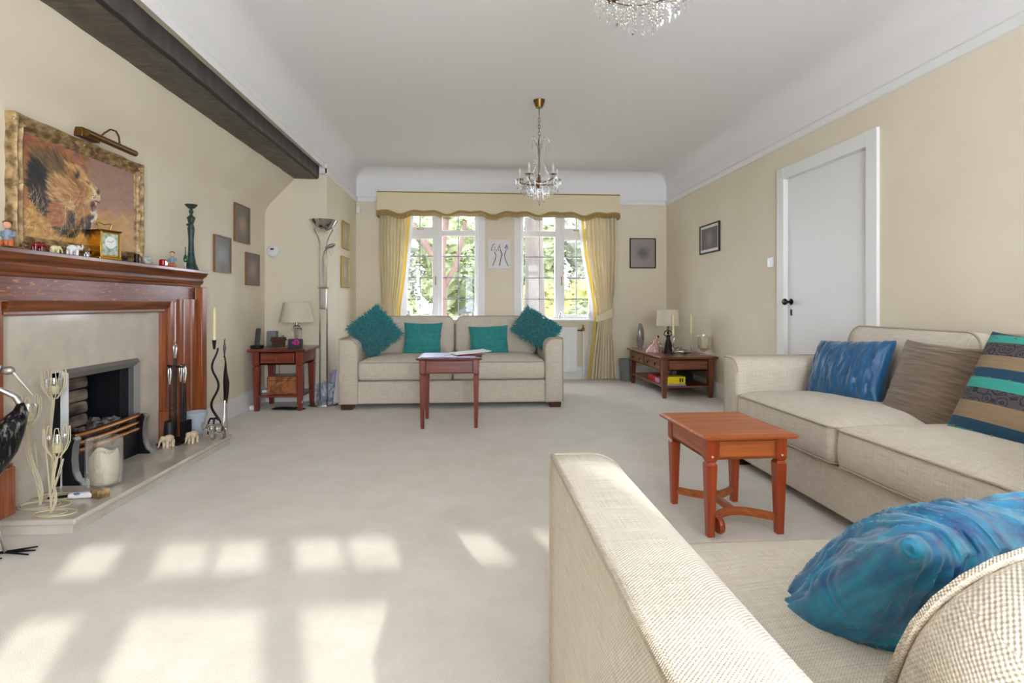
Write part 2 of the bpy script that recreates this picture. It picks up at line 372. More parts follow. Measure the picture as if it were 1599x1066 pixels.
# ------------------------------------------------------------------ the room
XL, XR, YB, YR, XM = -2.06, 2.525, 6.86, -1.5, -1.455
struct('floor', G().box(-2.3, 2.75, -1.7, 7.1, -.12, 0), 'carpet', sharp=0)
g = G(); wy0, wy1, wz0, wz1 = -1.3, 1.1, .25, 1.75
g.box(XL-.16, XL, -1.66, 2.80, 0, 1.80).box(XL-.16, XL, 3.455, 5.51, 0, 1.80).box(XL-.16, XL, 2.80, 3.455, .66, 1.80)
g.prism([(XL, 1.80), (-2.057, 1.86), (-2.045, 1.905), (-2.02, 1.95), (-1.985, 1.99), (-1.77, 2.215), (-1.77, 2.345), (XM-.005, 2.345), (XM-.005, 2.8), (XL-.16, 2.8), (XL-.16, 1.80)], -1.66, 5.51, 'y')
struct('wall_left', g, 'wall', sharp=60, merge=False)
struct('wall_alcove', G().box(XL-.16, XM, 5.51, 7.08, 0, 2.8), 'wall', sharp=0)
g = G(); W = [(-.905, .065), (.62, 1.59)]; z0, z1 = .77, 2.14
g.box(XM, W[0][0], YB, YB+.22, 0, 2.8).box(W[0][1], W[1][0], YB, YB+.22, 0, 2.8).box(W[1][1], XR+.15, YB, YB+.22, 0, 2.8)
for a, b in W: g.box(a, b, YB, YB+.22, 0, z0).box(a, b, YB, YB+.22, z1, 2.8)
struct('wall_back', g, 'wall', sharp=0, merge=False)
D0, D1, DZ = 3.262, 4.175, 1.975
g = G().box(XR, XR+.16, -1.66, D0, 0, 2.8).box(XR, XR+.16, D1, 7.08, 0, 2.8).box(XR, XR+.16, D0, D1, DZ, 2.8)
struct('wall_right', g, 'wall', sharp=0, merge=False)
rx0, rx1, rz0, rz1 = -.2, 2.0, .25, 2.10
g = G().box(XL-.16, rx0, -1.66, YR, 0, 2.8).box(rx1, XR+.16, -1.66, YR, 0, 2.8).box(rx0, rx1, -1.66, YR, 0, rz0).box(rx0, rx1, -1.66, YR, rz1, 2.8)
struct('wall_rear', g, 'wall', sharp=0, merge=False)
# ceiling with its deep cove on all sides
R_ = .18; zc = 2.65; K = 10
def axis(a, b):
    e = [R_*(1-cos(pi/2*k/K)) for k in range(K+1)]
    return [a+x for x in e]+[b-x for x in e[::-1]]
AX, AY = axis(XM, XR), axis(YR, YB)
def cz(x, y):
    d = min(x-XM, XR-x, y-YR, YB-y)
    return zc if d >= R_ else zc-R_+sqrt(max(0, R_*R_-(R_-d)**2))
g = G(); n = len(AX); vs = [(x, y, cz(x, y)) for y in AY for x in AX]
g.add(vs, [(j*n+i, (j+1)*n+i, (j+1)*n+i+1, j*n+i+1) for j in range(len(AY)-1) for i in range(n-1)])
g.box(XL-.1, XR+.1, -1.6, 7.0, 2.72, 2.82)
zf = zc-R_+.001
g.box(XR-.003, XR, YR, YB, 2.30, zf).box(XM, XR, YB-.003, YB, 2.30, zf).box(XM, XM+.003, YR, YB, 2.30, zf).box(XM, XR, YR, YR+.003, 2.3, zf)
struct('ceiling', g, 'ceiling_white', sharp=60, merge=False)
# picture rail
def railprof(s): return [(0, 2.245), (s*.014, 2.25), (s*.022, 2.262), (s*.022, 2.298), (s*.012, 2.312), (0, 2.312)]
struct('trim_1', G().prism([(XR+a, z) for a, z in railprof(-1)], YR, YB, 'y'), 'gloss_white')
struct('trim_2', G().prism([(YB+a, z) for a, z in railprof(-1)], XM, XR, 'x'), 'gloss_white')
struct('trim_3', G().prism([(XM+a, z) for a, z in railprof(1)], 5.44, YB, 'y'), 'gloss_white')
struct('trim_4', G().prism([(XM-.005, 2.345), (XM+.01, 2.35), (XM+.018, 2.362), (XM+.018, 2.392), (XM, 2.41), (XM-.005, 2.41)], YR, 5.5, 'y').bc(XM-.02, 5.475, 2.325, .075, .07, .13), 'gloss_white')
# hewn beam
def hew(p):
    x, y, z = p; m = noise.noise(Vector((x*9, y*2.2, z*9)))
    m2 = noise.noise(Vector((x*6+3, y*9, z*7)))
    k = .005*m2+.002*m
    q = Vector((x, y, z)); cx, czz = -1.6525, 2.285
    if z < 2.33: q.z += k*.9
    if x > -1.56: q.x += k*.7
    return q
g = G(); ny = 260
def sec(i):
    t = i/ny; y = -1.5+t*7.01; ch = .016
    pts = [(-1.77, 2.345), (-1.77, 2.215)]+[(-1.77+.219*k/6, 2.215) for k in range(1, 6)]+[(-1.535-ch, 2.215), (-1.535, 2.215+ch)]+[(-1.535, 2.231+.114*k/4) for k in range(1, 5)]
    return [hew((a, y, b)) for a, b in pts]
S = [sec(i) for i in range(ny+1)]; m = len(S[0]); vs = [p for s in S for p in s]
g.add(vs, [(i*m+k, (i+1)*m+k, (i+1)*m+(k+1) % m, i*m+(k+1) % m) for i in range(ny) for k in range(m)]+[tuple(range(m)), tuple(ny*m+k for k in range(m-1, -1, -1))])
struct('trim_5', g, 'beam_wood', sharp=50)
bo = bpy.data.objects['trim_5']; bo.data.materials.append(MATS['beam_edge']); bo.data.materials.append(MATS['beam_face'])
for pl in bo.data.polygons:
    if pl.normal.x > .85: pl.material_index = 2
    elif pl.normal.x > .35 and pl.center.x > -1.56: pl.material_index = 1
# skirting boards
def skirt(name, axis_, p, a, b, s):
    pr = [(p, 0), (p+s*.02, 0), (p+s*.02, .125), (p+s*.012, .15), (p+s*.008, .16), (p, .16)]
    struct(name, G().prism(pr, a, b, axis_), 'gloss_white')
skirt('baseboard_left', 'y', XL, 4.08, 5.51, 1); skirt('baseboard_alcove', 'x', 5.51, XL, XM, -1)
skirt('baseboard_alcove_side', 'y', XM, 5.51, YB, 1); skirt('baseboard_back', 'x', YB, XM, XR, -1)
skirt('baseboard_right', 'y', XR, D1+.09, YB, -1); skirt('baseboard_rear', 'x', YR, XL, XR, 1)
# door
d = thing('door_1', 'plain white painted door with bronze knob in the right wall', 'door', (XR, D0, 0)); d['kind'] = 'structure'
w_ = D1-D0
make('door_panel', G().box(.014, .055, .0035, w_-.0035, .004, DZ-.006), 'gloss_white', d, bevel=.002)
g = G().box(-.022, .0, -.095, .001, 0, DZ+.095).box(-.022, .0, w_-.001, w_+.095, 0, DZ+.095).box(-.021, .0, 0.001, w_-.001, DZ-.001, DZ+.094)
g.box(.001, .1, -.004, .002, 0, DZ).box(0.001, .1, w_-.002, w_+.004, 0, DZ).box(0.001, .1, .002, w_-.002, DZ-.002, DZ+.004)
make('door_frame', g, 'gloss_white', d, bevel=.006)
k = make('door_knob', G().lathe([(.0, .0), (.024, 0), (.026, .006), (.01, .012), (.009, .035), (.022, .045), (.027, .058), (.02, .07), (0, .074)], 20, M=T(.014, w_-.055, .985, ry=-pi/2)), 'bronze', d)
make('keyhole_plate', G().bc(.012, w_-.055, .9, .004, .022, .05), 'bronze', d)
make('hinge', G().bc(.010, .006, 1.7, .006, .012, .09), 'steel', d); make('hinge', G().bc(.010, .006, .3, .006, .012, .09), 'steel', d)
# far windows
def handle(par, x, z, horiz):
    g = G()
    if horiz: g.bc(x, -.020, z, .02, .012, .014).tube([(x, -.026, z), (x+.04, -.03, z-.002), (x+.08, -.026, z)], .0045)
    else: g.bc(x, -.012, z, .016, .012, .05).tube([(x, -.022, z+.01), (x, -.03, z-.04), (x, -.022, z-.09)], [.007, .007, .009])
    make('handle', g, 'brass', par)
def far_window(n, label, xi, s):
    wn = thing('window_%d' % n, label, 'window', (xi, YB+.11, 0)); wn['kind'] = 'structure'
    def bx(g, a, b, y0, y1, z0_, z1_): return g.box(min(s*a, s*b), max(s*a, s*b), y0, y1, z0_, z1_)
    g = G()
    bx(g, .004, .04, 0, .07, .772, 2.138); bx(g, .455, .565, -.001, .071, .772, 2.138); bx(g, .92, .966, 0, .07, .772, 2.138)
    for a, b in ((.04, .455), (.565, .92)): bx(g, a, b, 0.001, .069, .773, .80); bx(g, a, b, 0.001, .069, 2.10, 2.137); bx(g, a, b, 0.001, .069, 1.845, 1.915)
    make('window_frame', g, 'gloss_white', wn, bevel=.004)
    g = G()
    bx(g, .5, .575, -.015, .03, .78, 1.86); bx(g, .9, .95, -.015, .03, .78, 1.86); bx(g, .575, .9, -.015, .03, .78, .825); bx(g, .575, .9, -.015, .03, 1.80, 1.86)
    make('casement_sash', g, 'gloss_white', wn, bevel=.003)
    g = G()
    bx(g, .53, .58, -.015, .03, 1.90, 2.13); bx(g, .89, .94, -.015, .03, 1.90, 2.13); bx(g, .58, .89, -.015, .03, 1.90, 1.95); bx(g, .58, .89, -.015, .03, 2.09, 2.13)
    make('fanlight_sash', g, 'gloss_white', wn, bevel=.003)
    g = G()
    for z in (1.58, 1.305, 1.03): bx(g, .04, .455, .028, .044, z-.007, z+.007); bx(g, .575, .9, .004, .02, z-.007, z+.007)
    bx(g, .243, .255, .026, .046, .80, 2.10); bx(g, .731, .743, .002, .022, .82, 2.10)
    make('glazing_bars', g, 'lead_white', wn)
    g = G(); bx(g, .04, .455, .034, .038, .80, 2.10); bx(g, .575, .9, .010, .014, .82, 1.8); bx(g, .58, .89, .010, .014, 1.95, 2.09)
    make('window_pane', g, 'pane', wn, sharp=0)
    handle(wn, s*.538, 1.30, False); handle(wn, s*.735-.03, 1.925, True)
    g = G(); a, b = (.0, .97)
    bx(g, -.095, 0, -.125, -.112, .77, 2.3); bx(g, -.02, 0.004, -.111, -.001, .772, 2.138)
    make('architrave', g, 'gloss_white', wn, bevel=.004)
    g = G(); bx(g, -.10, 1.03, -.18, 0.0, .745, .772)
    make('window_sill', g, 'gloss_white', wn, bevel=.006)
far_window(1, 'white casement window with glazing bars, behind the left end of the sofa', .065, -1)
far_window(2, 'white casement window with glazing bars, above the radiator on the right', .62, 1)
# rear window behind the camera, whose panes throw the light on the carpet
rw = thing('window_3', 'tall white framed window in the wall behind the viewpoint', 'window', (0, -1.58, 0)); rw['kind'] = 'structure'
g = G(); ed = [-.2, 0.0, .135, .545, .645, 1.05, 1.16, 1.46, 1.62, 1.95, 2.0]
for i in (1, 3, 5, 7, 9): g.box(ed[i], ed[i+1], -.03, .03, rz0, rz1)
g.box(-.2, 2, -.03, .03, 1.80, 1.905).box(-.2, 2, -.03, .03, rz0, rz0+.05).box(.33, .355, -.015, .015, 1.9, rz1).box(.835, .86, -.015, .015, 1.9, rz1)
make('window_frame', g, 'gloss_white', rw)
make('window_pane', G().box(-.2, 2.0, -.002, .002, rz0, rz1), 'pane', rw, sharp=0)

# ------------------------------------------------------------------ the garden outside
struct('ground_outside', G().box(-30, 30, 7.2, 70, -.5, -.35), 'lawn', sharp=0)
def leafmesh(c, r, n, size, seed):
    rnd = random.Random(seed); g = G()
    for i in range(n):
        while True:
            p = Vector((rnd.uniform(-1, 1), rnd.uniform(-1, 1), rnd.uniform(-1, 1)))
            if .25 < p.length < 1: break
        p = Vector((p.x*r[0], p.y*r[1], p.z*r[2]))*(1+.25*noise.noise(p*2.2+Vector((seed, 0, 0))))+Vector(c)
        M = Matrix.Translation(p) @ Matrix.Rotation(rnd.uniform(0, 6.3), 4, 'Z') @ Matrix.Rotation(rnd.uniform(0, 3.1), 4, 'X')
        s = size*rnd.uniform(.6, 1.3)
        g.add([(-s*.5, 0, 0), (0, -s*.3, .1*s), (s*.5, 0, 0), (0, s*.3, .1*s)], [(0, 1, 2, 3)], M)
    return g
def core(g, c, r, seed):
    q = G().ell((0, 0, 0), 1, 28, 18)
    for v in q.v:
        p = Vector(v)*(1+.28*noise.noise(Vector(v)*2.5+Vector((seed, 0, 0)))+.16*noise.noise(Vector(v)*6+Vector((seed, 3, 0))))
        g.v.append((c[0]+p.x*r[0], c[1]+p.y*r[1], c[2]+p.z*r[2]))
    n = len(g.v)-len(q.v); g.f += [tuple(i+n for i in f) for f in q.f]
def tree(name, label, loc, trunk, tm, crowns, lm, seed, size=.22):
    t = thing(name, label, 'tree', (loc[0], loc[1], -.35), group='trees in the garden')
    g = G()
    for pts, rr in trunk: g.tube(pts, rr, 12)
    make('trunk', g, tm, t)
    g = G()
    for k, (c, r, n) in enumerate(crowns):
        q = leafmesh(c, r, n, size, seed+k); g.add(q.v, q.f)
        if n > 650: core(g, c, [x*.82 for x in r], seed+k)
    make('foliage', g, lm, t, sharp=0, merge=False)
tree('pine_tree', 'tree with bare forked reddish trunk seen through the left window', (-.95, 15), [([(0,0,0),(.05,0,1.5),(.0,0,2.6),(.2,.1,4),(.1,0,7)], [.24,.2,.18,.15,.1]), ([(0,0,2.4),(-.5,0,3.2),(-1.1,.1,4.0),(-1.6,0,5)], [.11,.08,.06,.04]), ([(.05,0,1.6),(.5,.1,2.4),(.75,0,3.6)], [.1,.07,.05])], 'bark_red', [((0,0,6.6),(2,1.6,1.2),900), ((.9,0,4.2),(.7,.6,.5),200)], 'foliage_grey', 1)
tree('beech_tree', 'tree with thick pale trunk seen through the right window', (1.45, 12.5), [([(0,0,0),(.0,0,2),(-.04,0,4),(-.1,0,7)], [.27,.22,.21,.17])], 'bark_pale', [((.4,0,6),(2.2,1.6,1.4),900)], 'foliage_green', 5)
for i, (x, y, r, h, m_, lab) in enumerate([
    (-4.0, 22, 2.0, 3.8, 'foliage_grey', 'grey green tree at the left edge of the left window view'),
    (-1.5, 28, 2.0, 4.6, 'foliage_green', 'green tree behind the red trunk in the left window view'),
    (2.4, 42, 3.4, 5.8, 'foliage_grey', 'pale tree rising behind the far house'),
    (5.0, 23, 1.5, 4.2, 'foliage_grey', 'grey green tree in the middle of the right window view'),
    (2.75, 23, 1.3, 3.4, 'foliage_green', 'green tree just right of the thick pale trunk'),
    (.6, 26, 1.2, 2.8, 'foliage_green', 'smaller green tree at the right edge of the left window view'),
    (8.2, 30, 2.6, 4.6, 'foliage_green', 'green tree at the right edge of the right window view')]):
    tree('garden_tree', lab, (x, y), [([(0,0,0),(.1,0,h*.5),(0,0,h)], [.22,.16,.08])], 'bark_pale', [((0,0,h),(r,r*.7,h*.45),1500), ((.3,0,h*.55),(r*.85,r*.6,h*.4),700)], m_, 20+3*i, .26)
for i, (x, y, r, h, m_, lab) in enumerate([
    (-2.1, 13, 1.0, 1.7, 'foliage_green', 'round green shrub at lower left of the left window'),
    (-1.15, 16.5, .8, 1.0, 'foliage_yellow', 'low yellow shrub below the red trunk'),
    (.55, 19, .9, 1.1, 'foliage_green', 'low shrub at the lower right of the left window'),
    (1.75, 15.2, .8, 1.9, 'foliage_yellow', 'yellow leaved shrub beside the pale trunk'),
    (2.9, 12.6, .8, 1.4, 'foliage_green', 'green shrub at lower right of the right window'),
    (3.7, 17.6, 1.0, 2.0, 'foliage_yellow', 'yellow green shrub behind the other shrubs of the right window')]):
    t = thing('garden_shrub', lab, 'shrub', (x, y, -.35), group='shrubs in the garden')
    q = leafmesh((0, 0, h*.52), (r, r*.8, h*.55), 1100, .16, 60+i)
    core(q, (0, 0, h*.5), (r*.85, r*.7, h*.48), 80+i); make('foliage', q, m_, t, sharp=0, merge=False); make('stem', G().tube([(0,0,0),(.05,0,h*.5)], .04), 'bark_pale', t)
h = thing('garden_house', 'pale rendered house seen far off through the left window', 'house', (1.0, 33, -.35))
make('wall', G().box(-2.6, 2.2, 0, 4, 0, 2.1), 'render_white', h, sharp=0)
make('roof', G().prism([(-.3, 2.1), (4.3, 2.1), (2, 3.6)], -2.9, 2.5, 'x'), 'roof_grey', h, sharp=0)
for x in (-1.8, .1): make('window', G().box(x, x+.9, -.04, .02, .8, 1.7), 'dark_grey', h, sharp=0)

# ------------------------------------------------------------------ curtains and pelmet
def pz(x): 
    u = (x+1.17)/.57; f = u-math.floor(u)
    return 2.075+.036*abs(cos(pi*f))**3-.015*cos(4*pi*f)
pt = thing('pelmet', 'cream pelmet with scalloped lower edge above both windows', 'pelmet', (0, 0, 0))
PX0, PX1, PY = -1.165, 1.85, 6.66
g = G(); nn = 240
top = 2.335; vs = []; 
for k in range(nn+1):
    x = PX0+(PX1-PX0)*k/nn; z = pz(x); vs += [(x, PY, z), (x, PY, top), (x, PY+.012, top), (x, PY+.012, z)]
g.add(vs, [(4*k+a, 4*k+4+a, 4*k+4+(a+1) % 4, 4*k+(a+1) % 4) for k in range(nn) for a in range(4)])
g.box(PX0, PX0+.012, PY+.012, YB-.01, 2.06, top).box(PX1-.012, PX1, PY+.012, YB-.01, 2.06, top).box(PX0, PX1, PY, YB-.01, top, top+.01)
make('pelmet_board', g, 'pelmet', pt, sharp=30)
make('top_braid', G().tube([(PX0, PY-.003, top), (PX1, PY-.003, top)], .007), 'fringe', pt)
make('edge_braid', G().tube([(PX0+(PX1-PX0)*k/nn, PY-.004, pz(PX0+(PX1-PX0)*k/nn)) for k in range(nn+1)], .013), 'fringe', pt)
g = G(); k = 0; x = PX0
while x < PX1:
    z = pz(x); l = .05+random.uniform(-.004, .004); g.box(x, x+.0052, PY-.006, PY, z-l-.006, z); x += .0078
yy = PY
while yy < YB-.02: g.box(PX0-.006, PX0, yy, yy+.0042, 2.09-.05, 2.09); g.box(PX1, PX1+.006, yy, yy+.0042, 2.09-.05, 2.09); yy += .0072
make('fringe', g, 'fringe', pt, sharp=0, merge=False)['kind'] = 'stuff'
def lerp(tab, z):
    for (za, a), (zb, b) in zip(tab, tab[1:]):
        if zb <= z <= za: return b+(a-b)*(z-zb)/(za-zb)
    return tab[-1][1] if z < tab[-1][0] else tab[0][1]
def curtain(label, inner, outer, s, tiez):
    c = thing('curtain', label, 'curtain', (0, 0, 0))
    def fn(u, v):
        z = .012+v*2.17; a, b = lerp(inner, z), lerp(outer, z); wd = abs(b-a)
        x = a+(b-a)*u; am = .028*(.75+.25*sin(9*u))*(1 if z > tiez+.2 or z < tiez-.25 else .6)
        ph = 2*pi*8*(u+.02*sin(5*z+3*u))
        y = 6.75+am*sin(ph)+.01*noise.noise(Vector((u*6, z*3, s)))
        return (x+.004*cos(ph), y, z)
    make('curtain_cloth', G().grid(fn, 190, 60), 'curtain', c, sharp=0 if 0 else 60)
    def fl(u, v):
        z = .012+v*2.17; a = lerp(inner, z); return (a-s*(.0+.035*u), 6.768+.012*u, z)
    make('lining', G().grid(fl, 3, 60), 'lining', c, sharp=60)
    def fs(u, v):
        z = .012+v*2.17; a = lerp(inner, z); return (a-s*(.035+.035*u), 6.79+.01*u, z)
    make('white_border', G().grid(fs, 3, 60), 'sheer', c, sharp=60, label='white sheer edge of the curtain')
    a, b = lerp(inner, tiez), lerp(outer, tiez); m_ = (a+b)/2; hw = abs(b-a)/2+.012
    def ft(u, v):
        t = 2*pi*u; wz = .10+.02*cos(t)
        q = s*cos(t); return (m_+hw*q*s if 0 else m_+hw*cos(t), 6.76-.062*sin(t), tiez+s*cos(t)*.045+(v-.5)*wz)
    make('tieback', G().grid(ft, 32, 5), 'pelmet', c, sharp=60)
    return c
curtain('pleated cream curtain hanging left of the left window, tied back', [(2.2, -.80), (2.0, -.81), (1.6, -.845), (1.2, -.885), (.9, -.93), (.75, -.94), (0, -.86)], [(2.2, -1.155), (1.0, -1.13), (.75, -1.12), (0, -1.15)], -1, .76)
curtain('pleated cream curtain hanging right of the right window, tied back', [(2.2, 1.40), (2.0, 1.42), (1.6, 1.46), (1.2, 1.53), (.95, 1.57), (.78, 1.585), (.4, 1.54), (0, 1.49)], [(2.2, 1.84), (1.2, 1.82), (.85, 1.79), (.6, 1.78), (0, 1.835)], 1, .82)
# radiator and its pipe
r = thing('radiator', 'white panel radiator under the right window behind the sofa', 'radiator', (1.33, 6.83, 0))
g = G().box(-.95, 0, -.06, -.045, .1, .665)
for k in range(19): g.box(-.94+k*.05, -.91+k*.05, -.068, -.06, .13, .64)
make('panel', g, 'gloss_white', r, bevel=.004)
make('top_grille', G().box(-.95, 0, -.075, -.01, .66, .672), 'gloss_white', r)
make('valve', G().lathe([(.018, 0), (.02, .03), (.012, .05)], 12, (.08, -.04, .62)).tube([(0, -.04, .63), (.08, -.04, .63)], .009).bc(.08, -.045, .685, .016, .02, .03), 'old_brass', r)
make('pipe', G().tube([(.08, -.04, .0), (.08, -.04, .63)], .009), 'gloss_white', r)
# ------------------------------------------------------------------ sofas
SW, SD, SH = 2.06, .95, .645
def make_sofa(label, loc, rz, drop=0, lean=-13, bch=.42, cut=0, cr=.085):
    s = thing('sofa', label, 'sofa', loc, rz); A = .168; hw = SW/2
    make('base_frame', G().rbox(SW-2*A+.004, SD-.03, .21, .012, n=8, c=(0, SD/2+.012, .155)), 'sofa_fabric', s, sharp=50)
    def arm(sg):
        pts = [(0, .05), (A, .05), (A, SH-.07)]   # outer at u=0, inner at u=A
        pts = [(A, .05)]+[(A-.082+.082*cos(t), SH-.078+.078*sin(t)) for t in [pi/2*k/8 for k in range(9)]]+[(.012, SH), (.004, SH-.003), (0, SH-.012), (0, .05)]
        poly = [(sg*(-hw+u), z) for u, z in pts]
        if sg > 0: poly = poly[::-1]
        g = G(); ny = 14; n = len(poly)
        # rounded front edge: shrink first rings
        rings = [(-.0, .018), (.005, .008), (.018, 0)]+[(.018+(SD-.05)*k/ny, 0) for k in range(1, ny+1)]
        cx = sum(p[0] for p in poly)/n; czz = .35; vs = []
        for y, ins in rings:
            for x, z in poly:
                xx = x-(ins if x > sg*(-hw+A/2) else -ins); vs.append((xx, y, z-ins if z > .3 else z+ins*.5))
        fs = [(i*n+k, (i+1)*n+k, (i+1)*n+(k+1) % n, i*n+(k+1) % n) for i in range(len(rings)-1) for k in range(n)]
        fs += [tuple(range(n)), tuple((len(rings)-1)*n+k for k in range(n-1, -1, -1))]
        g.add(vs, fs)
        a = make('arm', g, 'sofa_fabric', s, sharp=50)
        outer = sg*(-hw)
        path = [(outer+sg*.006, SD-.05, SH-.004), (outer+sg*.006, .03, SH-.004)]
        lp = [(sg*(-hw+u), .008, z) for u, z in pts[1:]]
        g = G().tube([(p[0], .007, p[2]-.004) for p in lp[:-2]][::1], .0045, 8)
        g.tube([(outer+sg*.002, SD-.05, SH+.000), (outer+sg*.002, .4, SH+.000), (outer+sg*.002, .03, SH+.000), (outer+sg*.006, .012, SH-.008), (outer+sg*.004, .006, SH-.03), (outer+sg*.003, .006, .06)], .0062, 8)
        make('piping', g, 'sofa_piping', a)
    arm(1); arm(-1)
    make('backrest', G().rbox(SW-2*A+.004, .16, .60, .05, n=8, c=(0, SD-.11, .36)), 'sofa_fabric', s, sharp=50)
    cw = (SW-2*A)/2
    for i in (-1, 1):
        c0 = i*cw/2
        T2 = .085; pf = [(.10, -T2-.004), (.03, -T2), (.012, -T2+.006), (0, -T2+.02), (-.006, 0), (0, T2-.018), (.006, T2-.004), (.02, T2+.005), (.06, T2+.020), (.12, T2+.033), (.2, T2+.041), (.30, T2+.045)]
        sc_ = make('seat_cushion', puff(cw-.008, .68, .045, pf, M=T(c0, .335, .352)), 'sofa_fabric', s, sharp=60)
        g = G()
        for zz, ii in ((T2-.006, -.001), (-T2+.008, .004)):
            g.tube([(x, y, zz) for x, y in roundrect_loop(-cw/2+.004+ii, cw/2-.004-ii, -.34+ii, .34-ii, .045)], .0045, 6, True, M=T(c0, .335, .352))
        make('piping', g, 'sofa_piping', sc_)
        M = T(c0, .73, .415+bch/2-drop, rx=radians(90+lean*-1))
        # local z of the pad points to the front (-y of the sofa)
        M = T(c0-i*cut/2, .73, .415+bch/2-drop, rx=radians(90+lean))
        T3 = .075; pf = [(.12, -T3-.02), (.05, -T3-.012), (.018, -T3), (.004, -T3+.016), (-.006, 0), (.002, T3-.018), (.012, T3-.004), (.03, T3+.006), (.07, T3+.022), (.12, T3+.034), (.17, T3+.040), (.195, T3+.042)]
        bc_ = make('back_cushion', puff(cw-.012-cut, bch, cr, pf, M=M), 'sofa_fabric', s, sharp=60)
        g = G()
        for zz in (T3-.006, -T3+.004): g.tube([(x, y, zz) for x, y in roundrect_loop(-cw/2+.012+cut/2, cw/2-.012-cut/2, -bch/2+.006, bch/2-.006, cr-.005)], .005, 6, True, M=M)
        make('piping', g, 'sofa_piping', bc_)
    for x in (-hw+.07, hw-.07):
        for y in (.07, SD-.09): make('foot', G().taper(x, y, 0, .055, .10, .11), 'foot_wood', s, bevel=.003)
    return s
make_sofa('beige two-seat sofa in front of the windows with four teal cushions', (-.185, 4.98, 0), 0)
make_sofa('beige sofa along the right wall beneath the door, blue and striped cushions', (1.56, 2.22, 0), -pi/2)
make_sofa('nearest beige sofa seen from behind, its long arm at the lower right', (1.198, 1.165, 0), pi, .072, -20, .41, .05, .12)

# ------------------------------------------------------------------ cushions
def cushion_g(w, h, t, n=44, pinch=.07, wr=None, seed=0, sag=0):
    g = G(); p4 = .42
    def side(sg):
        def f(a, b):
            u = 2*a-1; v = 2*b-1
            x = w/2*u*(1-pinch*(1-v*v)*u*u); y = h/2*v*(1-pinch*(1-u*u)*v*v)
            e = max(0, (1-u**2)*(1-v**2)); z = sg*t/2*e**p4
            if wr:
                d = wr(u, v, seed+(5 if sg < 0 else 0)); z += sg*d*min(1, e*14)
                k = wr(u, v, seed)*max(0, 1-e*12); y += k*.5; x += k*.4
            z += -sag*(1-u*u)*abs(v) if sag else 0
            return (x, y, z)
        return f
    g.grid(side(1), n, n); k = G().grid(side(-1), n, n); g.add(k.v, [f[::-1] for f in k.f])
    return g
def face_rot(nrm, roll=0, up=(0, 0, 1)):
    z = Vector(nrm).normalized(); x = Vector(up).cross(z).normalized(); y = z.cross(x)
    M = Matrix((x, y, z)).transposed().to_4x4() @ Matrix.Rotation(roll, 4, 'Z')
    return M.to_euler()
def cushion(label, matn, loc, nrm, roll=0, w=.4, h=.4, t=.14, **k):
    o = make('cushion', cushion_g(w, h, t, **k), matn, sharp=0 if k.get('flat') else 70)
    o['label'] = label; o['category'] = 'cushion'; o.location = loc; o.rotation_euler = face_rot(nrm, roll)
    return o
def wr_h(sc, am, st=6):
    return lambda u, v, s: am*(noise.noise(Vector((u*sc, v*sc*st, s)))+.5*noise.noise(Vector((u*sc*2, v*sc*st*2, s+9))))
cushion('flat teal cotton cushion standing left of centre on the window sofa', 'teal_cloth', (-.50, 5.44, .605), (.0, -1, .33), radians(-1), .385, .37, .11, n=60, wr=wr_h(1.1, .009, 5), seed=1)
cushion('flat teal cotton cushion standing right of centre on the window sofa', 'teal_cloth', (.165, 5.44, .59), (.0, -1, .33), radians(2), .40, .33, .11, n=60, wr=wr_h(1.1, .009, 5), seed=4)
def shaggy(label, loc, nrm, roll, w, h, seed):
    c = cushion(label, 'shag_teal', loc, nrm, roll, w, h, .13, n=24)
    rnd = random.Random(seed); g = G()
    for i in range(3400):
        u, v = rnd.uniform(-1, 1), rnd.uniform(-1, 1); sg = 1 if rnd.random() < .8 else -1
        e = max(0, (1-u*u)*(1-v*v)); p = Vector((w/2*u, h/2*v, sg*.065*e**.42))
        d = Vector((u*.6+rnd.gauss(0, .55), v*.6+rnd.gauss(0, .55), sg*(.25+.6*e)+rnd.gauss(0, .2))); d.normalize()
        L = rnd.uniform(.022, .045); q = d.orthogonal().normalized()*.0028; q2 = d.cross(q)
        mid = p+d*L*.55; tip = p+d*L+Vector((rnd.gauss(0, .007), rnd.gauss(0, .007)-.004, 0))
        g.add([p+q, p+q2-q*.5, p-q2-q*.5, mid+q, mid+q2-q*.5, mid-q2-q*.5, tip], [(0,1,4,3),(1,2,5,4),(2,0,3,5),(3,4,6),(4,5,6),(5,3,6)])
    o = make('shag_pile', g, 'shag_teal', c, sharp=0, merge=False); o['kind'] = 'stuff'
    return c
shaggy('shaggy teal cushion tipped on its corner against the left arm of the window sofa', (-.945, 5.28, .70), (.22, -1, .3), radians(38), .37, .37, 3)
shaggy('shaggy teal cushion tilted over the right arm of the window sofa', (.63, 5.30, .72), (-.1, -1, .35), radians(-33), .40, .28, 4)
cushion('bright blue crinkled cushion at the far end of the right wall sofa', 'blue_silk', (2.045, 2.80, .60), (-1, -.18, .42), radians(4), .47, .36, .17, n=80, wr=lambda u, v, s: .008*noise.noise(Vector((u*8, v*1.6+.5*u, s)))+.006*(1-2*abs(noise.noise(Vector((u*18, v*2.5, s))))), seed=2)
cushion('brown pleated cushion in the middle of the right wall sofa', 'brown_crinkle', (2.09, 2.29, .585), (-1, -.12, .42), radians(-2), .46, .44, .12, n=90, wr=lambda u, v, s: .007*noise.noise(Vector((u*1.5, v*13+u*1.2, s)))+.005*noise.noise(Vector((u*2, v*30+u, s))), seed=3)
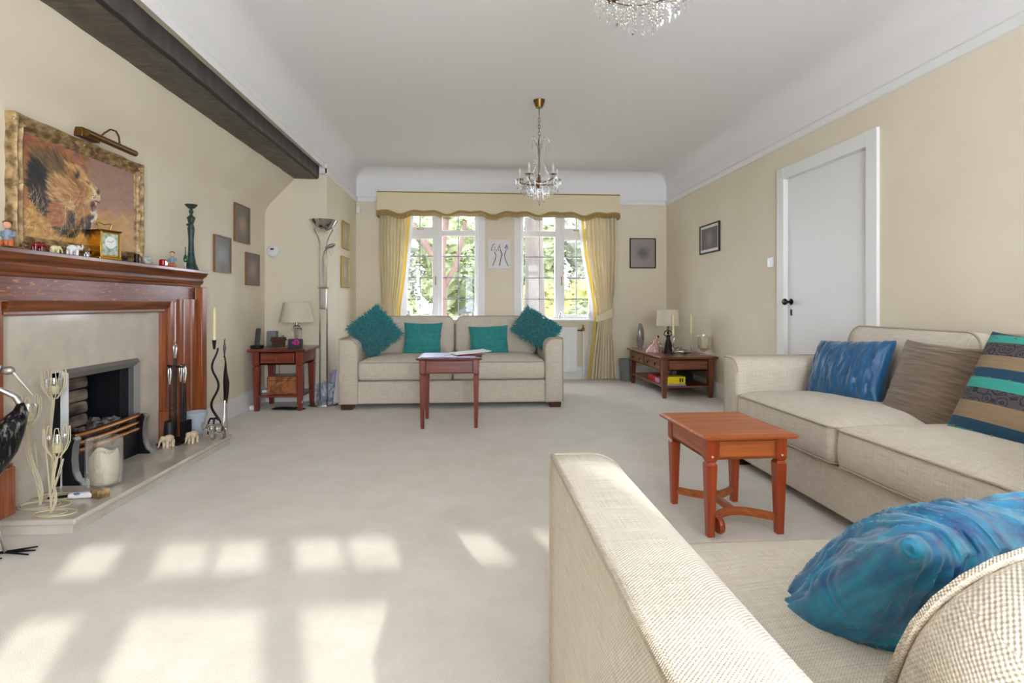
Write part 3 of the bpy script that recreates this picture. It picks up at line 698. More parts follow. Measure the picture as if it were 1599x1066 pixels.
# striped cushion: one cover of bands
sg_ = cushion_g(.52, .455, .15, n=80)
oc = make('cushion', sg_, None, sharp=70); m, nt, p = newmat('band_cloth'); p.inputs['Roughness'].default_value = .7
tc = coord(nt); sx = N(nt, 'ShaderNodeSeparateXYZ'); nt.links.new(tc, sx.inputs[0])
mr = N(nt, 'ShaderNodeMapRange'); mr.inputs[1].default_value = -.2275; mr.inputs[2].default_value = .2275; nt.links.new(sx.outputs[1], mr.inputs[0])
rr = N(nt, 'ShaderNodeValToRGB'); rr.color_ramp.interpolation = 'CONSTANT'; nt.links.new(mr.outputs[0], rr.inputs[0])
teal, navy, tan_, pais = lin((60,176,160)), lin((22,74,104)), lin((158,134,104)), lin((88,84,84))
st = [(0, teal), (.07, navy), (.16, tan_), (.31, pais), (.43, teal), (.53, navy), (.62, tan_), (.74, pais), (.87, teal), (.95, navy)]
els = rr.color_ramp.elements
els[0].position = 0; els[0].color = st[0][1]; els[1].position = st[1][0]; els[1].color = st[1][1]
for a, b in st[2:]:
    e = els.new(a); e.color = b
vo = N(nt, 'ShaderNodeTexVoronoi'); vo.inputs['Scale'].default_value = 26; nt.links.new(tc, vo.inputs['Vector'])
lt = N(nt, 'ShaderNodeMath', operation='PINGPONG'); lt.inputs[1].default_value = .16; nt.links.new(vo.outputs['Distance'], lt.inputs[0])
l2 = N(nt, 'ShaderNodeMath', operation='GREATER_THAN'); l2.inputs[1].default_value = .11; nt.links.new(lt.outputs[0], l2.inputs[0])
r2 = N(nt, 'ShaderNodeValToRGB'); r2.color_ramp.interpolation = 'CONSTANT'; nt.links.new(mr.outputs[0], r2.inputs[0]); e = r2.color_ramp.elements
e[0].color = (0,0,0,1); e[1].position = .31; e[1].color = (1,1,1,1)
for a, b in ((.43, 0), (.74, 1), (.87, 0)): q = e.new(a); q.color = (b, b, b, 1)
mu = N(nt, 'ShaderNodeMath', operation='MULTIPLY'); nt.links.new(l2.outputs[0], mu.inputs[0]); nt.links.new(r2.outputs[0], mu.inputs[1])
mx = N(nt, 'ShaderNodeMix', data_type='RGBA'); mx.inputs[7].default_value = lin((44,34,52)); nt.links.new(mu.outputs[0], mx.inputs[0]); nt.links.new(rr.outputs[0], mx.inputs[6])
nz = N(nt, 'ShaderNodeTexNoise'); nz.inputs['Scale'].default_value = 1; nt.links.new(coord(nt, (10, 160, 10)), nz.inputs['Vector'])
m2 = N(nt, 'ShaderNodeMix', data_type='RGBA', blend_type='MULTIPLY'); m2.inputs[0].default_value = .35; nt.links.new(mx.outputs[2], m2.inputs[6]); nt.links.new(nz.outputs['Fac'], m2.inputs[7])
nt.links.new(m2.outputs[2], p.inputs['Base Color'])
b = N(nt, 'ShaderNodeBump'); b.inputs['Strength'].default_value = .4; b.inputs['Distance'].default_value = .002; nt.links.new(nz.outputs['Fac'], b.inputs['Height']); nt.links.new(b.outputs[0], p.inputs['Normal'])
oc.data.materials.append(m); tag(oc, 'cushion with turquoise, navy, tan and paisley bands on the right wall sofa', 'cushion', loc=(2.03, 1.80, .64)); oc.rotation_euler = face_rot((-1, -.05, .48), radians(-3))
for v in (.07, .53, .93):
    for k in range(6):
        u = -.8+1.6*k/5; y = .455*(v-.5); e = (1-u*u)*(1-(2*v-1)**2); make('stud', G().ell((.26*u*(1-.07*(1-(2*v-1)**2)*u*u), y, .075*e**.42+.001), .004, 8, 5), 'brass', oc)
# nearest cushion
def wr_big(u, v, s):
    w = .25*noise.noise(Vector((u*2, v*2, s)))
    r1 = 1-abs(noise.noise(Vector((u*11+w*9+.9*sin(1.5*v), v*1.5, s))))*2.2
    r2 = 1-abs(noise.noise(Vector((u*24+w*12, v*2.6, s+4))))*2.0
    return .017*noise.noise(Vector((u*4, v*1.6, s)))+.012*r1+.005*r2-.008
cushion('shiny blue crinkled cushion leaning on the nearest sofa', 'blue_satin', (.765, .82, .515), (-.16, .80, .75), radians(2), .52, .40, .19, n=210, wr=wr_big, seed=11)
# ------------------------------------------------------------------ fireplace wall
HZ = .065
f = thing('fireplace_surround', 'dark oak fireplace surround with moulded mantel shelf on the left wall', 'fireplace', (XL, 3.065, 0))
HW = 1.0; IW = .595    # half widths (outer, opening)
# mantel cornice profile: (x from wall, z)
pr = [(0, 1.085), (.07, 1.085), (.085, 1.09), (.088, 1.105), (.10, 1.112), (.108, 1.13), (.10, 1.145), (.112, 1.155), (.128, 1.165), (.135, 1.18), (.142, 1.186), (.142, 1.205), (0, 1.205)]
make('mantel_shelf', G().prism(pr, -HW-.005, HW+.005, 'y'), 'oak_y', f, bevel=.002)
make('frieze', G().box(0, .085, -HW+.07, HW-.07, .98, 1.087), 'quarter_oak', f)
def jprof(s, y0):  # jamb plan profile (x from wall, y) from the opening outwards
    a = [(0, 0), (.045, 0), (.055, .012), (.055, .04), (.072, .045), (.075, .075), (.07, .08)]
    for k in range(9): t = pi*k/8; a.append((.075+.022*sin(t), .085+.045*(1-cos(t))/2*2))
    a += [(.08, .18), (.09, .185), (.09, .26), (.098, .265), (.102, .29), (.095, .30), (.10, .31), (.112, .345), (.112, .385), (.10, .395), (0, .395)]
    return [(x, y0+s*y) for x, y in a]
for s in (-1, 1):
    po = jprof(s, s*IW)
    j = make('jamb', G().prism(po if s > 0 else po[::-1], HZ if 0 else 0.0, 1.0, 'z'), 'oak_z', f, sharp=30)
    make('plinth_block', G().box(0, .092, min(s*(IW-.004), s*(HW-.01)), max(s*(IW-.004), s*(HW-.01)), HZ, .27).box(0, .084, min(s*(IW-.002), s*(HW-.012)), max(s*(IW-.002), s*(HW-.012)), .27, .285), 'oak_z', j, bevel=.003)
    make('pilaster_moulding', G().box(.09, .136, min(s*.925, s*.995), max(s*.93, s*.995), .2, 1.087), 'oak_z', j, bevel=.006)
pr = [(0, .915), (.045, .915), (.055, .922), (.055, .935), (.07, .938), (.078, .95), (.085, .965), (.09, .985), (0, .985)]
make('lintel_moulding', G().prism(pr, -IW-.02, IW+.02, 'y'), 'oak_y', f, bevel=.001)
g = G().box(0, .022, -IW, -.31, HZ, .92).box(0, .022, .335, IW, HZ, .92).box(0, .022, -.31, .335, .63, .92)
make('marble_panel', g, 'marble', f, merge=False)
h = thing('hearth', 'cream marble hearth slab with rounded edge below the fireplace', 'hearth', (XL, 3.13, 0))
make('slab', G().box(0.002, .395, -.745, .745, .04, HZ), 'hearth_marble', h, bevel=.008)
make('riser', G().box(0.002, .38, -.735, .735, 0, .04), 'hearth_marble', h, bevel=.002)
# gas fire
gf = thing('gas_fire', 'inset coal effect gas fire with steel frame and cast iron front', 'gas fire', (XL, 3.135, HZ))
A_, B_, C_ = -.315, .30, .575
def ring(x0, x1, i0, i1):
    g = G(); 
    o = [(A_-i0, 0), (A_-i0, C_+i0), (B_+i0, C_+i0), (B_+i0, 0)]; q = [(A_+i1, 0), (A_+i1, C_-i1), (B_-i1, C_-i1), (B_-i1, 0)]
    vs = [(x0, a, b) for a, b in o]+[(x1, a, b) for a, b in q]+[(0.0, a, b) for a, b in q]
    fs = [(k, k+1, 5+k, 4+k) for k in range(3)]+[(4+k, 5+k, 9+k, 8+k) for k in range(3)]
    return g.add(vs, fs)
g = ring(.024, .05, 0.0, .018); g2 = ring(.05, .03, -.018, .048); g.add(g2.v, g2.f)
make('frame', g, 'brushed_steel', gf, sharp=20)
fb = make('firebox', G().box(-.20, -.18, A_, B_, 0, C_).box(-.32, .02, B_-.03, B_, 0, C_).box(-.32, .02, A_, A_+.03, 0, C_).box(-.32, .02, A_, B_, C_-.03, C_).box(-.32, .02, A_, B_, -.02, .0), 'cast_iron', gf, merge=False)
g = G()
for k in range(6): g.rbox(.03, .40, .068, .014, n=3, c=(-.165+.0*k, -.06, .17+.072*k), fn=lambda p: (p.x+.006*noise.noise(p*30), p.y, p.z+.004*noise.noise(p*20)))
mat('smoked_brick', (176,158,136), .85, col2=(70,62,58), scale=(10,4,14), detail=6)
make('brick_back', g, 'smoked_brick', fb, sharp=60)
g = G(); 
for k in range(9): g.box(-.02+.0*k, .0, B_-.12+k*.009, B_-.12+k*.009+.004, .1, C_-.06)
g.box(-.30, .0, B_-.125, B_-.12, 0, C_-.04)
make('side_cheek', g, 'cast_iron', fb, merge=False)
mat('coal', (40,38,42), .5, col2=(140,126,122), scale=(22,22,22), detail=3)
rnd = random.Random(4); g = G()
for k in range(60):
    c = (rnd.uniform(-.14, -.0), rnd.uniform(A_+.06, B_-.14), .12+rnd.uniform(0, .07)+.05*rnd.random()); s = rnd.uniform(.022, .042)
    q = G().ell((0,0,0), s, 6, 4); q.v = [tuple(Vector(v)*(1+.35*noise.noise(Vector(v)*40+Vector((k,0,0))))) for v in q.v]
    g.add(q.v, q.f, T(*c, rnd.random()*3, rnd.random()*3, 0))
cb = make('coal_bed', g, 'coal', gf, sharp=0, merge=False); cb['kind'] = 'stuff'
make('ash_pan', G().box(-.28, .02, A_+.03, B_-.03, 0, .13), 'cast_iron', gf)
for k, z in enumerate((.235, .195, .158)):
    g = G(); y0, y1 = A_+.04, B_-.04
    g.grid(lambda u, v: (.055-.012*k*0+.012*sin(pi*u)+.012*sin(pi*v), y0+(y1-y0)*u, z-.014+.026*v), 14, 4)
    make('grate_bar', g, 'copper_bar', gf, solid=.008, sharp=50)
g = G().box(.03, .05, A_+.04, B_-.04, 0.0, .14)
make('front_panel', g, 'cast_iron', gf, bevel=.004)
for s, y in ((-1, A_+.02), (1, B_-.02)):
    prf = [(.02, 0), (.125, 0), (.12, .015), (.10, .03), (.085, .07), (.08, .13), (.085, .19), (.095, .225), (.085, .24), (.02, .24)]
    q = make('end_leg', G().prism(prf, y-.016, y+.016, 'y'), 'cast_iron', gf, bevel=.003)
    make('steel_face', G().prism([(x+.002, z) for x, z in prf[1:9]]+[(x-.006, z) for x, z in prf[8:0:-1]], y-.018, y+.018, 'y'), 'brushed_steel', q)

# lion painting in its gilt frame
P0, P1, PZ0, PZ1 = 2.53, 3.475, 1.205, 1.825
mat('gilt', (196,168,120), .5, .3, col2=(118,90,58), scale=(26,26,26), detail=8, lo=.35, hi=.62, bump=.6, bscale=(40,40,40), bdist=.004)
pa = thing('lion_painting', 'large painting of a roaring lion in an ornate gilt frame above the mantel', 'painting', (XL, (P0+P1)/2, PZ0))
pw, ph = (P1-P0)/2, PZ1-PZ0
prof = [(0, 0), (.038, .001), (.046, .008), (.043, .015), (.030, .019), (.026, .028), (.032, .036), (.040, .044), (.034, .052), (.026, .056), (.030, .062), (.026, .068), (.020, .072), (.020, .076)]
g = G(); loops = []
def swell(t, side): # outer edge swept outward at corners and centres
    return .005*(cos(4*pi*t)**2)
for xo, ins in prof:
    lp = []
    for side in range(4):
        for k in range(24):
            t = k/24.; cr = [(-pw, 0), (pw, 0), (pw, ph), (-pw, ph)]; a = cr[side]; b = cr[(side+1) % 4]
            ax_, az = a[0]+(b[0]-a[0])*t, a[1]+(b[1]-a[1])*t
            nrm = [(0, -1), (1, 0), (0, 1), (-1, 0)][side]
            ia = Vector((ax_*(1-ins/pw), ph/2+(az-ph/2)*(1-ins/(ph/2))))
            o_ = (swell(t, side)-.005)*(1-ins/.076) if ins < .05 else 0
            lp.append((xo+(.004 if (t < .12 or t > .88 or .42 < t < .58) and .01 < ins < .05 else 0), ia.x+nrm[0]*o_, ia.y+nrm[1]*o_))
    loops.append(lp)
n = len(loops[0]); g.add([p for l in loops for p in l], [(i*n+k, i*n+(k+1) % n, (i+1)*n+(k+1) % n, (i+1)*n+k) for i in range(len(loops)-1) for k in range(n)])
fr = make('frame', g, 'gilt', pa, sharp=50)
rnd = random.Random(2)
for nm, cy, cz_ in [('corner_ornament', sx*(pw-.035), sz) for sx in (-1, 1) for sz in (.035, ph-.035)]+[('centre_ornament', 0, ph-.028), ('centre_ornament', 0, .028), ('centre_ornament', -pw+.028, ph/2), ('centre_ornament', pw-.028, ph/2)]:
    g = G()
    for k in range(9):
        a = rnd.random()*6.28; rr_ = rnd.uniform(.0, .026)
        g.ell((.036, cy+cos(a)*rr_*1.2, cz_+sin(a)*rr_), (.010, rnd.uniform(.008, .014), rnd.uniform(.006, .012)), 8, 5)
    make(nm, g, 'gilt', fr)
# the picture itself, painted stroke by stroke into a colour layer
W_, H_ = 260, 150; rs = np.random.RandomState(3)
img = np.zeros((H_, W_, 3)); yy, xx = np.mgrid[0:H_, 0:W_]; U_ = xx/W_; V_ = yy/H_
def mixc(a, b, t): return np.array(a)*(1-t[..., None])+np.array(b)*t[..., None]
img[:] = mixc((166,128,108), (196,148,84), np.clip((V_-.42)*3, 0, 1))
img[:] = img*(1-np.clip(1-U_*3, 0, 1)[..., None]*.7)+np.array((176,112,62))*np.clip(1-U_*3, 0, 1)[..., None]*.7
def dab(u, v, L, wd, ang, c, a=.6):
    cx, cy = u*W_, v*H_; L *= W_; wd *= W_; x0, x1 = int(cx-L-2), int(cx+L+3); y0, y1 = int(cy-L-2), int(cy+L+3)
    x0, y0 = max(0, x0), max(0, y0); x1, y1 = min(W_, x1), min(H_, y1)
    if x1 <= x0 or y1 <= y0: return
    X = xx[y0:y1, x0:x1]-cx; Y = yy[y0:y1, x0:x1]-cy; p = X*cos(ang)+Y*sin(ang); q = -X*sin(ang)+Y*cos(ang)
    m_ = np.clip(1.3-np.sqrt((p/L)**2+(q/wd)**2), 0, 1)[..., None]*a; img[y0:y1, x0:x1] = img[y0:y1, x0:x1]*(1-m_)+np.array(c)*m_
R = rs.uniform
def rc(*cs):
    c = np.array(cs[rs.randint(len(cs))], float); return np.clip(c+rs.normal(0, 8, 3), 0, 255)
for _ in range(700): dab(R(0, 1), R(0, 1), R(.02, .05), R(.008, .02), R(-.5, .5), rc((160,124,108), (176,134,104), (150,112,100)) if R(0, 1) > 0 else 0, .12) if 0 else None
for _ in range(500):
    u, v = R(.5, 1), R(0, 1); dab(u, v, R(.02, .06), R(.008, .02), R(-.5, .5), rc((160,122,104), (172,132,110), (150,114,96)) if v < .55+.1*R(-1, 1) else rc((206,156,84), (190,140,74), (212,170,100)), .3)
for _ in range(300): dab(R(0, .5), R(0, .22), R(.02, .05), R(.006, .014), R(-1, 1), rc((176,98,52), (150,84,56), (196,128,70), (120,90,84)), .5)
for _ in range(420):
    dab(R(0, .62), R(.72, 1), R(.015, .05), R(.004, .012), R(-.9, .6), rc((206,166,88), (186,142,74), (224,190,110), (170,104,70)), .6)
bgimg = img.copy()
def fur(n, cu, cv, ru, rv, cols, L=(.02, .045), a=.6, foc=(.55, .35)):
    for _ in range(n):
        t = R(0, 6.283); r = sqrt(R(0, 1)); u, v = cu+ru*r*cos(t), cv+rv*r*sin(t)
        an = math.atan2((v-foc[1])*H_, (u-foc[0])*W_)+R(-.35, .35)+.5
        dab(u, v, R(*L), R(.003, .008), an, rc(*cols), a)
fur(900, .26, .45, .21, .38, [(132,88,48), (150,104,58), (86,62,44), (176,128,74)])
fur(420, .20, .24, .16, .16, [(110,88,60), (84,70,54), (140,108,70)])
fur(420, .10, .45, .07, .22, [(34,34,40), (52,46,44), (28,28,34)])
fur(260, .17, .62, .07, .14, [(40,38,42), (66,54,46)])
fur(420, .30, .47, .13, .20, [(206,166,108), (188,136,82), (226,190,136), (170,110,66)])
fur(260, .33, .80, .12, .14, [(44,44,46), (70,58,50), (92,74,58)])
fur(220, .25, .72, .07, .12, [(176,104,66), (196,140,96), (150,92,62)])
fur(200, .47, .70, .06, .12, [(186,130,72), (160,104,58), (200,150,92)])
fur(120, .52, .80, .045, .07, [(48,44,46), (34,34,38)])
pv = [0, .10, .18, .26, .30, .335, .37, .43, .475, .50, .56, .60, .64, .69, .73, .80, .9, 1.0]
pu = [.37, .42, .47, .525, .575, .618, .632, .630, .620, .585, .578, .598, .606, .588, .55, .53, .50, .46]
edge = np.interp(V_, pv, pu)
def face(n, v0, v1, d0, d1, cols, L=.016, wd=.006, a=.6):
    for _ in range(n):
        v = R(v0, v1); e = np.interp(v, pv, pu); u = e-R(d0, d1); sl = (np.interp(v+.03, pv, pu)-e)/.03
        dab(u, v, R(.6, 1.4)*L, wd, math.atan2(H_, sl*W_)+R(-.3, .3), rc(*cols), a)
face(520, .14, .52, .0, .15, [(206,160,98), (190,142,82), (222,184,128)])
face(160, .16, .34, .0, .05, [(222,178,118), (200,150,92)], a=.7)
face(160, .20, .60, .11, .19, [(176,112,64), (196,134,80), (150,96,56)])
face(130, .33, .48, .0, .075, [(236,214,178), (222,196,156), (206,176,138)], .014, .008, .75)
face(110, .56, .72, .0, .05, [(238,230,212), (214,198,170)], .012, .007, .75)
face(110, .66, .80, .03, .10, [(60,48,42), (90,66,48)], .02, .006, .6)
cut = np.clip((U_-edge-.004*np.sin(V_*90))*W_/1.6, 0, 1)[..., None]; img = img*(1-cut)+bgimg*cut
dab(.41, .235, .030, .040, .4, (120,84,56), .9); dab(.415, .245, .018, .026, .4, (38,34,38), .95); dab(.40, .205, .028, .010, .9, (206,170,120), .8)
dab(.515, .29, .022, .009, .35, (60,42,32), .8); dab(.518, .292, .010, .006, .2, (214,150,60), 1); dab(.520, .292, .004, .005, 0, (10,10,10), 1); dab(.50, .262, .026, .005, .4, (236,208,160), .8); dab(.505, .318, .022, .004, .5, (236,214,176), .7)
dab(.612, .362, .020, .020, .3, (52,38,40), .95); dab(.585, .335, .035, .008, .45, (176,120,78), .7)
dab(.60, .475, .030, .006, .1, (40,28,26), .95); dab(.560, .545, .026, .040, .1, (44,24,24), 1); dab(.566, .565, .014, .020, .1, (196,108,96), .9)
dab(.590, .505, .0045, .013, .1, (240,232,208), 1); dab(.572, .60, .004, .010, -.1, (236,226,200), 1); dab(.548, .62, .022, .008, .6, (230,220,200), .6)
for _ in range(26): dab(R(.56, .60), R(.40, .45), .003, .002, 0, (70,50,40), .9)
for _ in range(120): dab(R(.02, .5), R(.5, .98), R(.03, .06), .0016, R(-2.2, -.7), rc((226,206,140), (206,176,110), (236,224,180)), .7)
img += rs.normal(0, 4, img.shape)
g = G(); cw_, ch_ = pw-.074, ph/2-.074
g.grid(lambda u, v: (.022, -cw_+2*cw_*u, ph/2-ch_+2*ch_*v), W_-1, H_-1)
cv = make('canvas', g, vcol('oil_paint', .45), pa, sharp=0, merge='keep')
ca = cv.data.color_attributes.new('paint', 'FLOAT_COLOR', 'POINT'); co = np.empty(len(cv.data.vertices)*3); cv.data.vertices.foreach_get('co', co); co = co.reshape(-1, 3)
iu = np.clip(np.round((co[:, 1]+cw_)/(2*cw_)*(W_-1)).astype(int), 0, W_-1); iv = np.clip(H_-1-np.round((co[:, 2]-ph/2+ch_)/(2*ch_)*(H_-1)).astype(int), 0, H_-1)
c_ = np.clip(img[iv, iu], 0, 255)/255; c_ = np.where(c_ <= .04045, c_/12.92, ((c_+.055)/1.055)**2.4)
ca.data.foreach_set('color', np.concatenate([c_, np.ones((len(c_), 1))], 1).ravel())
# picture light
l = thing('picture_light', 'brass picture light with curved arm above the lion painting', 'light', (XL, 3.0, 1.865))
make('wall_box', G().box(0, .045, -.06, .075, -.025, .022), 'old_brass', l, bevel=.003)
make('arm', G().tube([(.04, .07, 0), (.06, .085, .035), (.085, .095, .058), (.11, .10, .05), (.125, .10, .02), (.13, .10, -.025)], .005), 'old_brass', l)
make('lamp_tube', G().tube([(.13, -.155, -.035), (.13, .235, -.035)], .017, 14), 'old_brass', l)

# ornaments along the mantel
MZ = 1.205; MX = -1.975
def elephant(name, label, loc, rz, s, m, par=None, trunk_up=False, howdah=None):
    g = G(); g.ell((0, 0, .62), (.42, .30, .30), 16, 10); g.ell((.46, 0, .70), (.20, .19, .22), 12, 8)
    for x in (-.26, .24):
        for y in (-.15, .15): g.tube([(x, y, .5), (x, y, .0)], [.12, .10], 10)
    tp = [(.60, 0, .68), (.74, 0, .52), (.78, 0, .30), (.86, 0, .18)] if not trunk_up else [(.60, 0, .68), (.76, 0, .62), (.84, 0, .8), (.80, 0, 1.0)]
    g.tube(tp, [.10, .075, .055, .04], 8)
    for y in (-1, 1):
        g.ell((.38, y*.22, .70), (.13, .04, .18), 10, 6); g.tube([(.60, y*.08, .58), (.76, y*.11, .5)], [.03, .012], 6)
    g.tube([(-.42, 0, .7), (-.48, 0, .45)], [.03, .015], 6)
    g.v = [tuple(Vector(v)*s) for v in g.v]
    o = make(name, g, m, sharp=80); tag(o, label, 'ornament', loc=loc, rz=rz); return o
def on_m(y, x=MX): return (x, y, MZ)
elephant('elephant_figurine', 'glossy dark red elephant on the mantel, leftmost of the elephants', on_m(2.60), radians(70), .052, 'dark_red')
elephant('elephant_figurine', 'small pale yellow elephant on the mantel right of the red elephant', on_m(2.70), radians(75), .045, 'wax_yellow')
elephant('elephant_figurine', 'white elephant with raised trunk on the mantel', on_m(2.815), radians(75), .062, 'ceramic_white', trunk_up=True)
elephant('elephant_figurine', 'small silver elephant on the mantel just left of the clock', on_m(2.91), radians(110), .038, 'steel')
elephant('elephant_figurine', 'small dark brown elephant on the mantel right of the clock', on_m(3.205), radians(80), .036, 'bronze')
def person_fig(label, loc, rz, s, flip=1):
    o = thing('seated_figurine', label, 'figurine', loc, rz)
    g = G(); g.ell((0, 0, .20), (.24, .20, .19), 12, 8)
    g.ell((0, 0, .62), (.05, .05, .06)); 
    M_ = Matrix.Scale(s, 4)
    def mk(nm, gg, m): gg.v = [tuple(Vector(v)*s) for v in gg.v]; make(nm, gg, m, o, sharp=80)
    mk('body', G().ell((0, 0, .42), (.17, .15, .26), 12, 8).tube([(.0, .17, .55), (.14, .2, .42), (.26, .08, .40)], [.06, .05, .04], 8).tube([(.0, -.17, .55), (.14, -.2, .42), (.26, -.06, .42)], [.06, .05, .04], 8), 'blue_cloth')
    mk('legs', G().ell((.0, 0, .16), (.24, .2, .15)).tube([(.05, .1, .2), (.34, .14, .22), (.40, .14, .04)], [.09, .075, .06], 8).tube([(.05, -.1, .2), (.36, -.12, .14), (.5, -.1, .07)], [.09, .075, .05], 8), 'orange_cloth')
    mk('head', G().ell((.03, 0, .80), (.12, .11, .14), 12, 9).ell((.15, 0, .79), (.02, .02, .03), 6, 4), 'skin')
    mk('hat', G().ell((-.025, 0, .87), (.125, .125, .10), 12, 8).ell((-.02, 0, .905), (.16, .14, .025), 12, 6), 'hair')
    mk('log_base', G().ell((.1, 0, .05), (.42, .24, .07), 12, 6), 'curl_wood')
    return o
person_fig('seated boy figurine in blue shirt at the right end of the mantel', on_m(3.70), radians(-70), .115)
person_fig('seated bearded figurine at the left end of the mantel', on_m(2.44), radians(-60), .125)
ck = thing('carriage_clock', 'brass carriage clock with loop handle standing on the mantel', 'clock', on_m(3.045), radians(90-14))
ck.rotation_euler = (0, 0, radians(72))
make('case', G().box(-.055, .055, -.04, .04, .014, .148), 'bright_brass', ck, bevel=.002)
make('base', G().box(-.062, .062, -.047, .047, .0, .014), 'bright_brass', ck, bevel=.003); make('top', G().box(-.062, .062, -.047, .047, .148, .158), 'old_brass', ck, bevel=.003)
make('dial_glass', G().box(-.042, .042, -.042, -.039, .024, .138), 'teal_glaze', ck)
g = G().lathe([(.030, 0), (.032, .002), (.030, .003)], 28, M=T(0, -.042, .092, rx=pi/2)); dl = make('dial', g, 'ceramic_white', ck)
make('clock_hand', G().tube([(0, -.047, .092), (.014, -.047, .104)], .0012).tube([(0, -.047, .092), (-.022, -.047, .098)], .001), 'black', dl, merge=False)
make('column', G().tube([(-.052, -.043, .014), (-.052, -.043, .148)], .004), 'brass', ck); make('column', G().tube([(.052, -.043, .014), (.052, -.043, .148)], .004), 'brass', ck)
make('handle', G().tube([(-.03, 0, .155), (-.032, 0, .175), (-.042, 0, .195), (-.03, 0, .198), (0, 0, .190), (.03, 0, .198), (.042, 0, .195), (.032, 0, .175), (.03, 0, .155)], .003), 'bright_brass', ck)
o = make('small_vase', G().lathe([(.014, 0), (.016, .015), (.012, .03), (.016, .045), (.013, .058), (.010, .058)], 16), 'bronze'); tag(o, 'small dark vase on the mantel below the frame corner', 'vase', loc=on_m(3.325))
g = G().ell((0, 0, .018), (.024, .028, .018)).ell((0, .012, .038), (.016, .016, .015)); g.ell((0, -.02, .03), (.014, .014, .022))
tag(make('frog_ornament', g, 'teal_glaze', sharp=80), 'mottled green and white crouching ornament on the mantel', 'ornament', loc=on_m(3.43))
o = make('mushroom_ornament', G().lathe([(.008, 0), (.010, .03), (.007, .045), (.02, .05), (.016, .066), (.0, .072)], 14), 'ivory'); tag(o, 'cream mushroom shaped ornament on the mantel beside the dark vase', 'ornament', loc=on_m(3.37, -1.99))
o = make('satchel_ornament', G().rbox(.035, .045, .05, .012, n=4, c=(0, 0, .025)).box(.017, .021, -.014, .014, .012, .03), 'red_gloss', sharp=60); tag(o, 'bright red box shaped ornament beside the seated boy', 'ornament', loc=on_m(3.595))
o = thing('glass_bottle', 'slim green glass bottle with long neck next to the tall statue', 'bottle', on_m(3.865))
make('bottle_body', G().lathe([(.004, .05), (.011, .056), (.014, .075), (.009, .095), (.004, .105), (.0035, .15), (.005, .155)], 14), 'green_glass', o); make('stand', G().lathe([(.012, 0), (.012, .004), (.003, .01), (.003, .055)], 12), 'ceramic_white', o)
st = thing('woman_statue', 'tall slender green bronze statue of a woman carrying a bowl on her head', 'statue', on_m(3.94), radians(-60))
g = G().lathe([(.050, 0), (.046, .01), (.030, .05), (.020, .12), (.017, .20), (.020, .26), (.023, .29), (.015, .325), (.022, .35), (.028, .37), (.012, .385), (.008, .395)], 20)
for s in (-1, 1): g.tube([(s*.026, 0, .372), (s*.038, .0, .335), (s*.02, -.022, .318), (0, -.026, .322)], [.008, .007, .006, .005], 8)
make('body', g, 'verdigris', st, sharp=60); make('head', G().ell((0, 0, .412), (.013, .015, .02), 12, 8), 'verdigris', st)
make('bowl', G().lathe([(.008, .43), (.02, .436), (.036, .452), (.041, .462), (.038, .462), (.018, .444), (0, .44)], 20), 'verdigris', st)

# ornaments on the hearth
def candle_g(r, h, wick=True):
    g = G().lathe([(r*.96, 0), (r, .004), (r, h-.006), (r*.9, h), (r*.4, h-.006), (0, h-.006)], 24); return g
def tulip(label, clab, loc, rz, H, lean, leafs, br):
    t = thing('tulip_candle_holder', label, 'candle holder', loc, rz, 'tulip candle holders'); cx, cy = lean
    pts = [(cx*(u*u*(3-2*u))*1.0+.02*sin(pi*2*u)*(1-u), cy*u, .004+(H-.12)*u) for u in [k/12 for k in range(13)]]
    for k in range(3):
        a = 2.1*k; make('stem_wire', G().tube([(p[0]+.004*cos(a), p[1]+.004*sin(a), p[2]) for p in pts], .0021, 6), 'wire_cream', t)
    bp = []
    for k in range(40): a = 2*pi*k/40; bp.append((br*1.25*cos(a)+.02, br*.7*sin(a), .003))
    make('base_loop', G().tube(bp, .0028, 6, True), 'wire_cream', t)
    make('base_loop', G().tube([(x*.72-.01, y*.75, .0035) for x, y, z in bp], .0025, 6, True), 'wire_cream', t)
    for k in range(5):
        a = 2*pi*k/5+.3; q = []
        for j in range(15):
            u = j/14; zz = H-.12+.135*min(1, 1.15*sin(pi*u)); wv = .036*sin(pi*min(1, zz and (zz-(H-.12))/.1))*.0
            rad = .012+.034*(min(1, (zz-(H-.12))/.07))**.6; da = .5*(u-.5)*2*.75
            q.append((cx+rad*cos(a+da), cy+rad*sin(a+da), zz))
        make('petal_wire', G().tube(q, .0018, 6), 'wire_cream', t)
    for (a, hh, sp) in leafs:
        q = [(sp*cos(a)*sin(pi*u)*(.5+u) , sp*sin(a)*sin(pi*u)*(.5+u), .01+hh*sin(pi*u*.92)*1.0) for u in [k/16 for k in range(17)]]
        make('leaf_wire', G().tube(q, .0018, 6), 'wire_cream', t)
    cup = make('glass_cup', G().lathe([(.002, 0), (.02, .006), (.032, .035), (.037, .08), (.035, .08), (.03, .036), (.018, .009), (0, .005)], 24, (cx, cy, H-.105), cap=False), 'vessel_glass', t)
    c = make('candle', candle_g(.021, .035), 'wax_yellow'); tag(c, clab, 'candle', 'candles in the tulip holders', loc=Vector(loc)+Matrix.Rotation(rz, 3, 'Z') @ Vector((cx, cy, H-.095)))
tulip('tallest cream wire tulip candle holder, at the back beside the gas fire', 'pale candle in the tallest wire tulip holder', (-1.975, 2.665, HZ), 0, .575, (0, .03), [(2.6, .36, .05)], .075)
tulip('middle cream wire tulip candle holder, leftmost of the three', 'pale candle in the middle, leftmost wire tulip holder', (-1.935, 2.56, HZ), 0, .48, (-.035, -.02), [(2.4, .27, .10), (2.9, .25, .08)], .085)
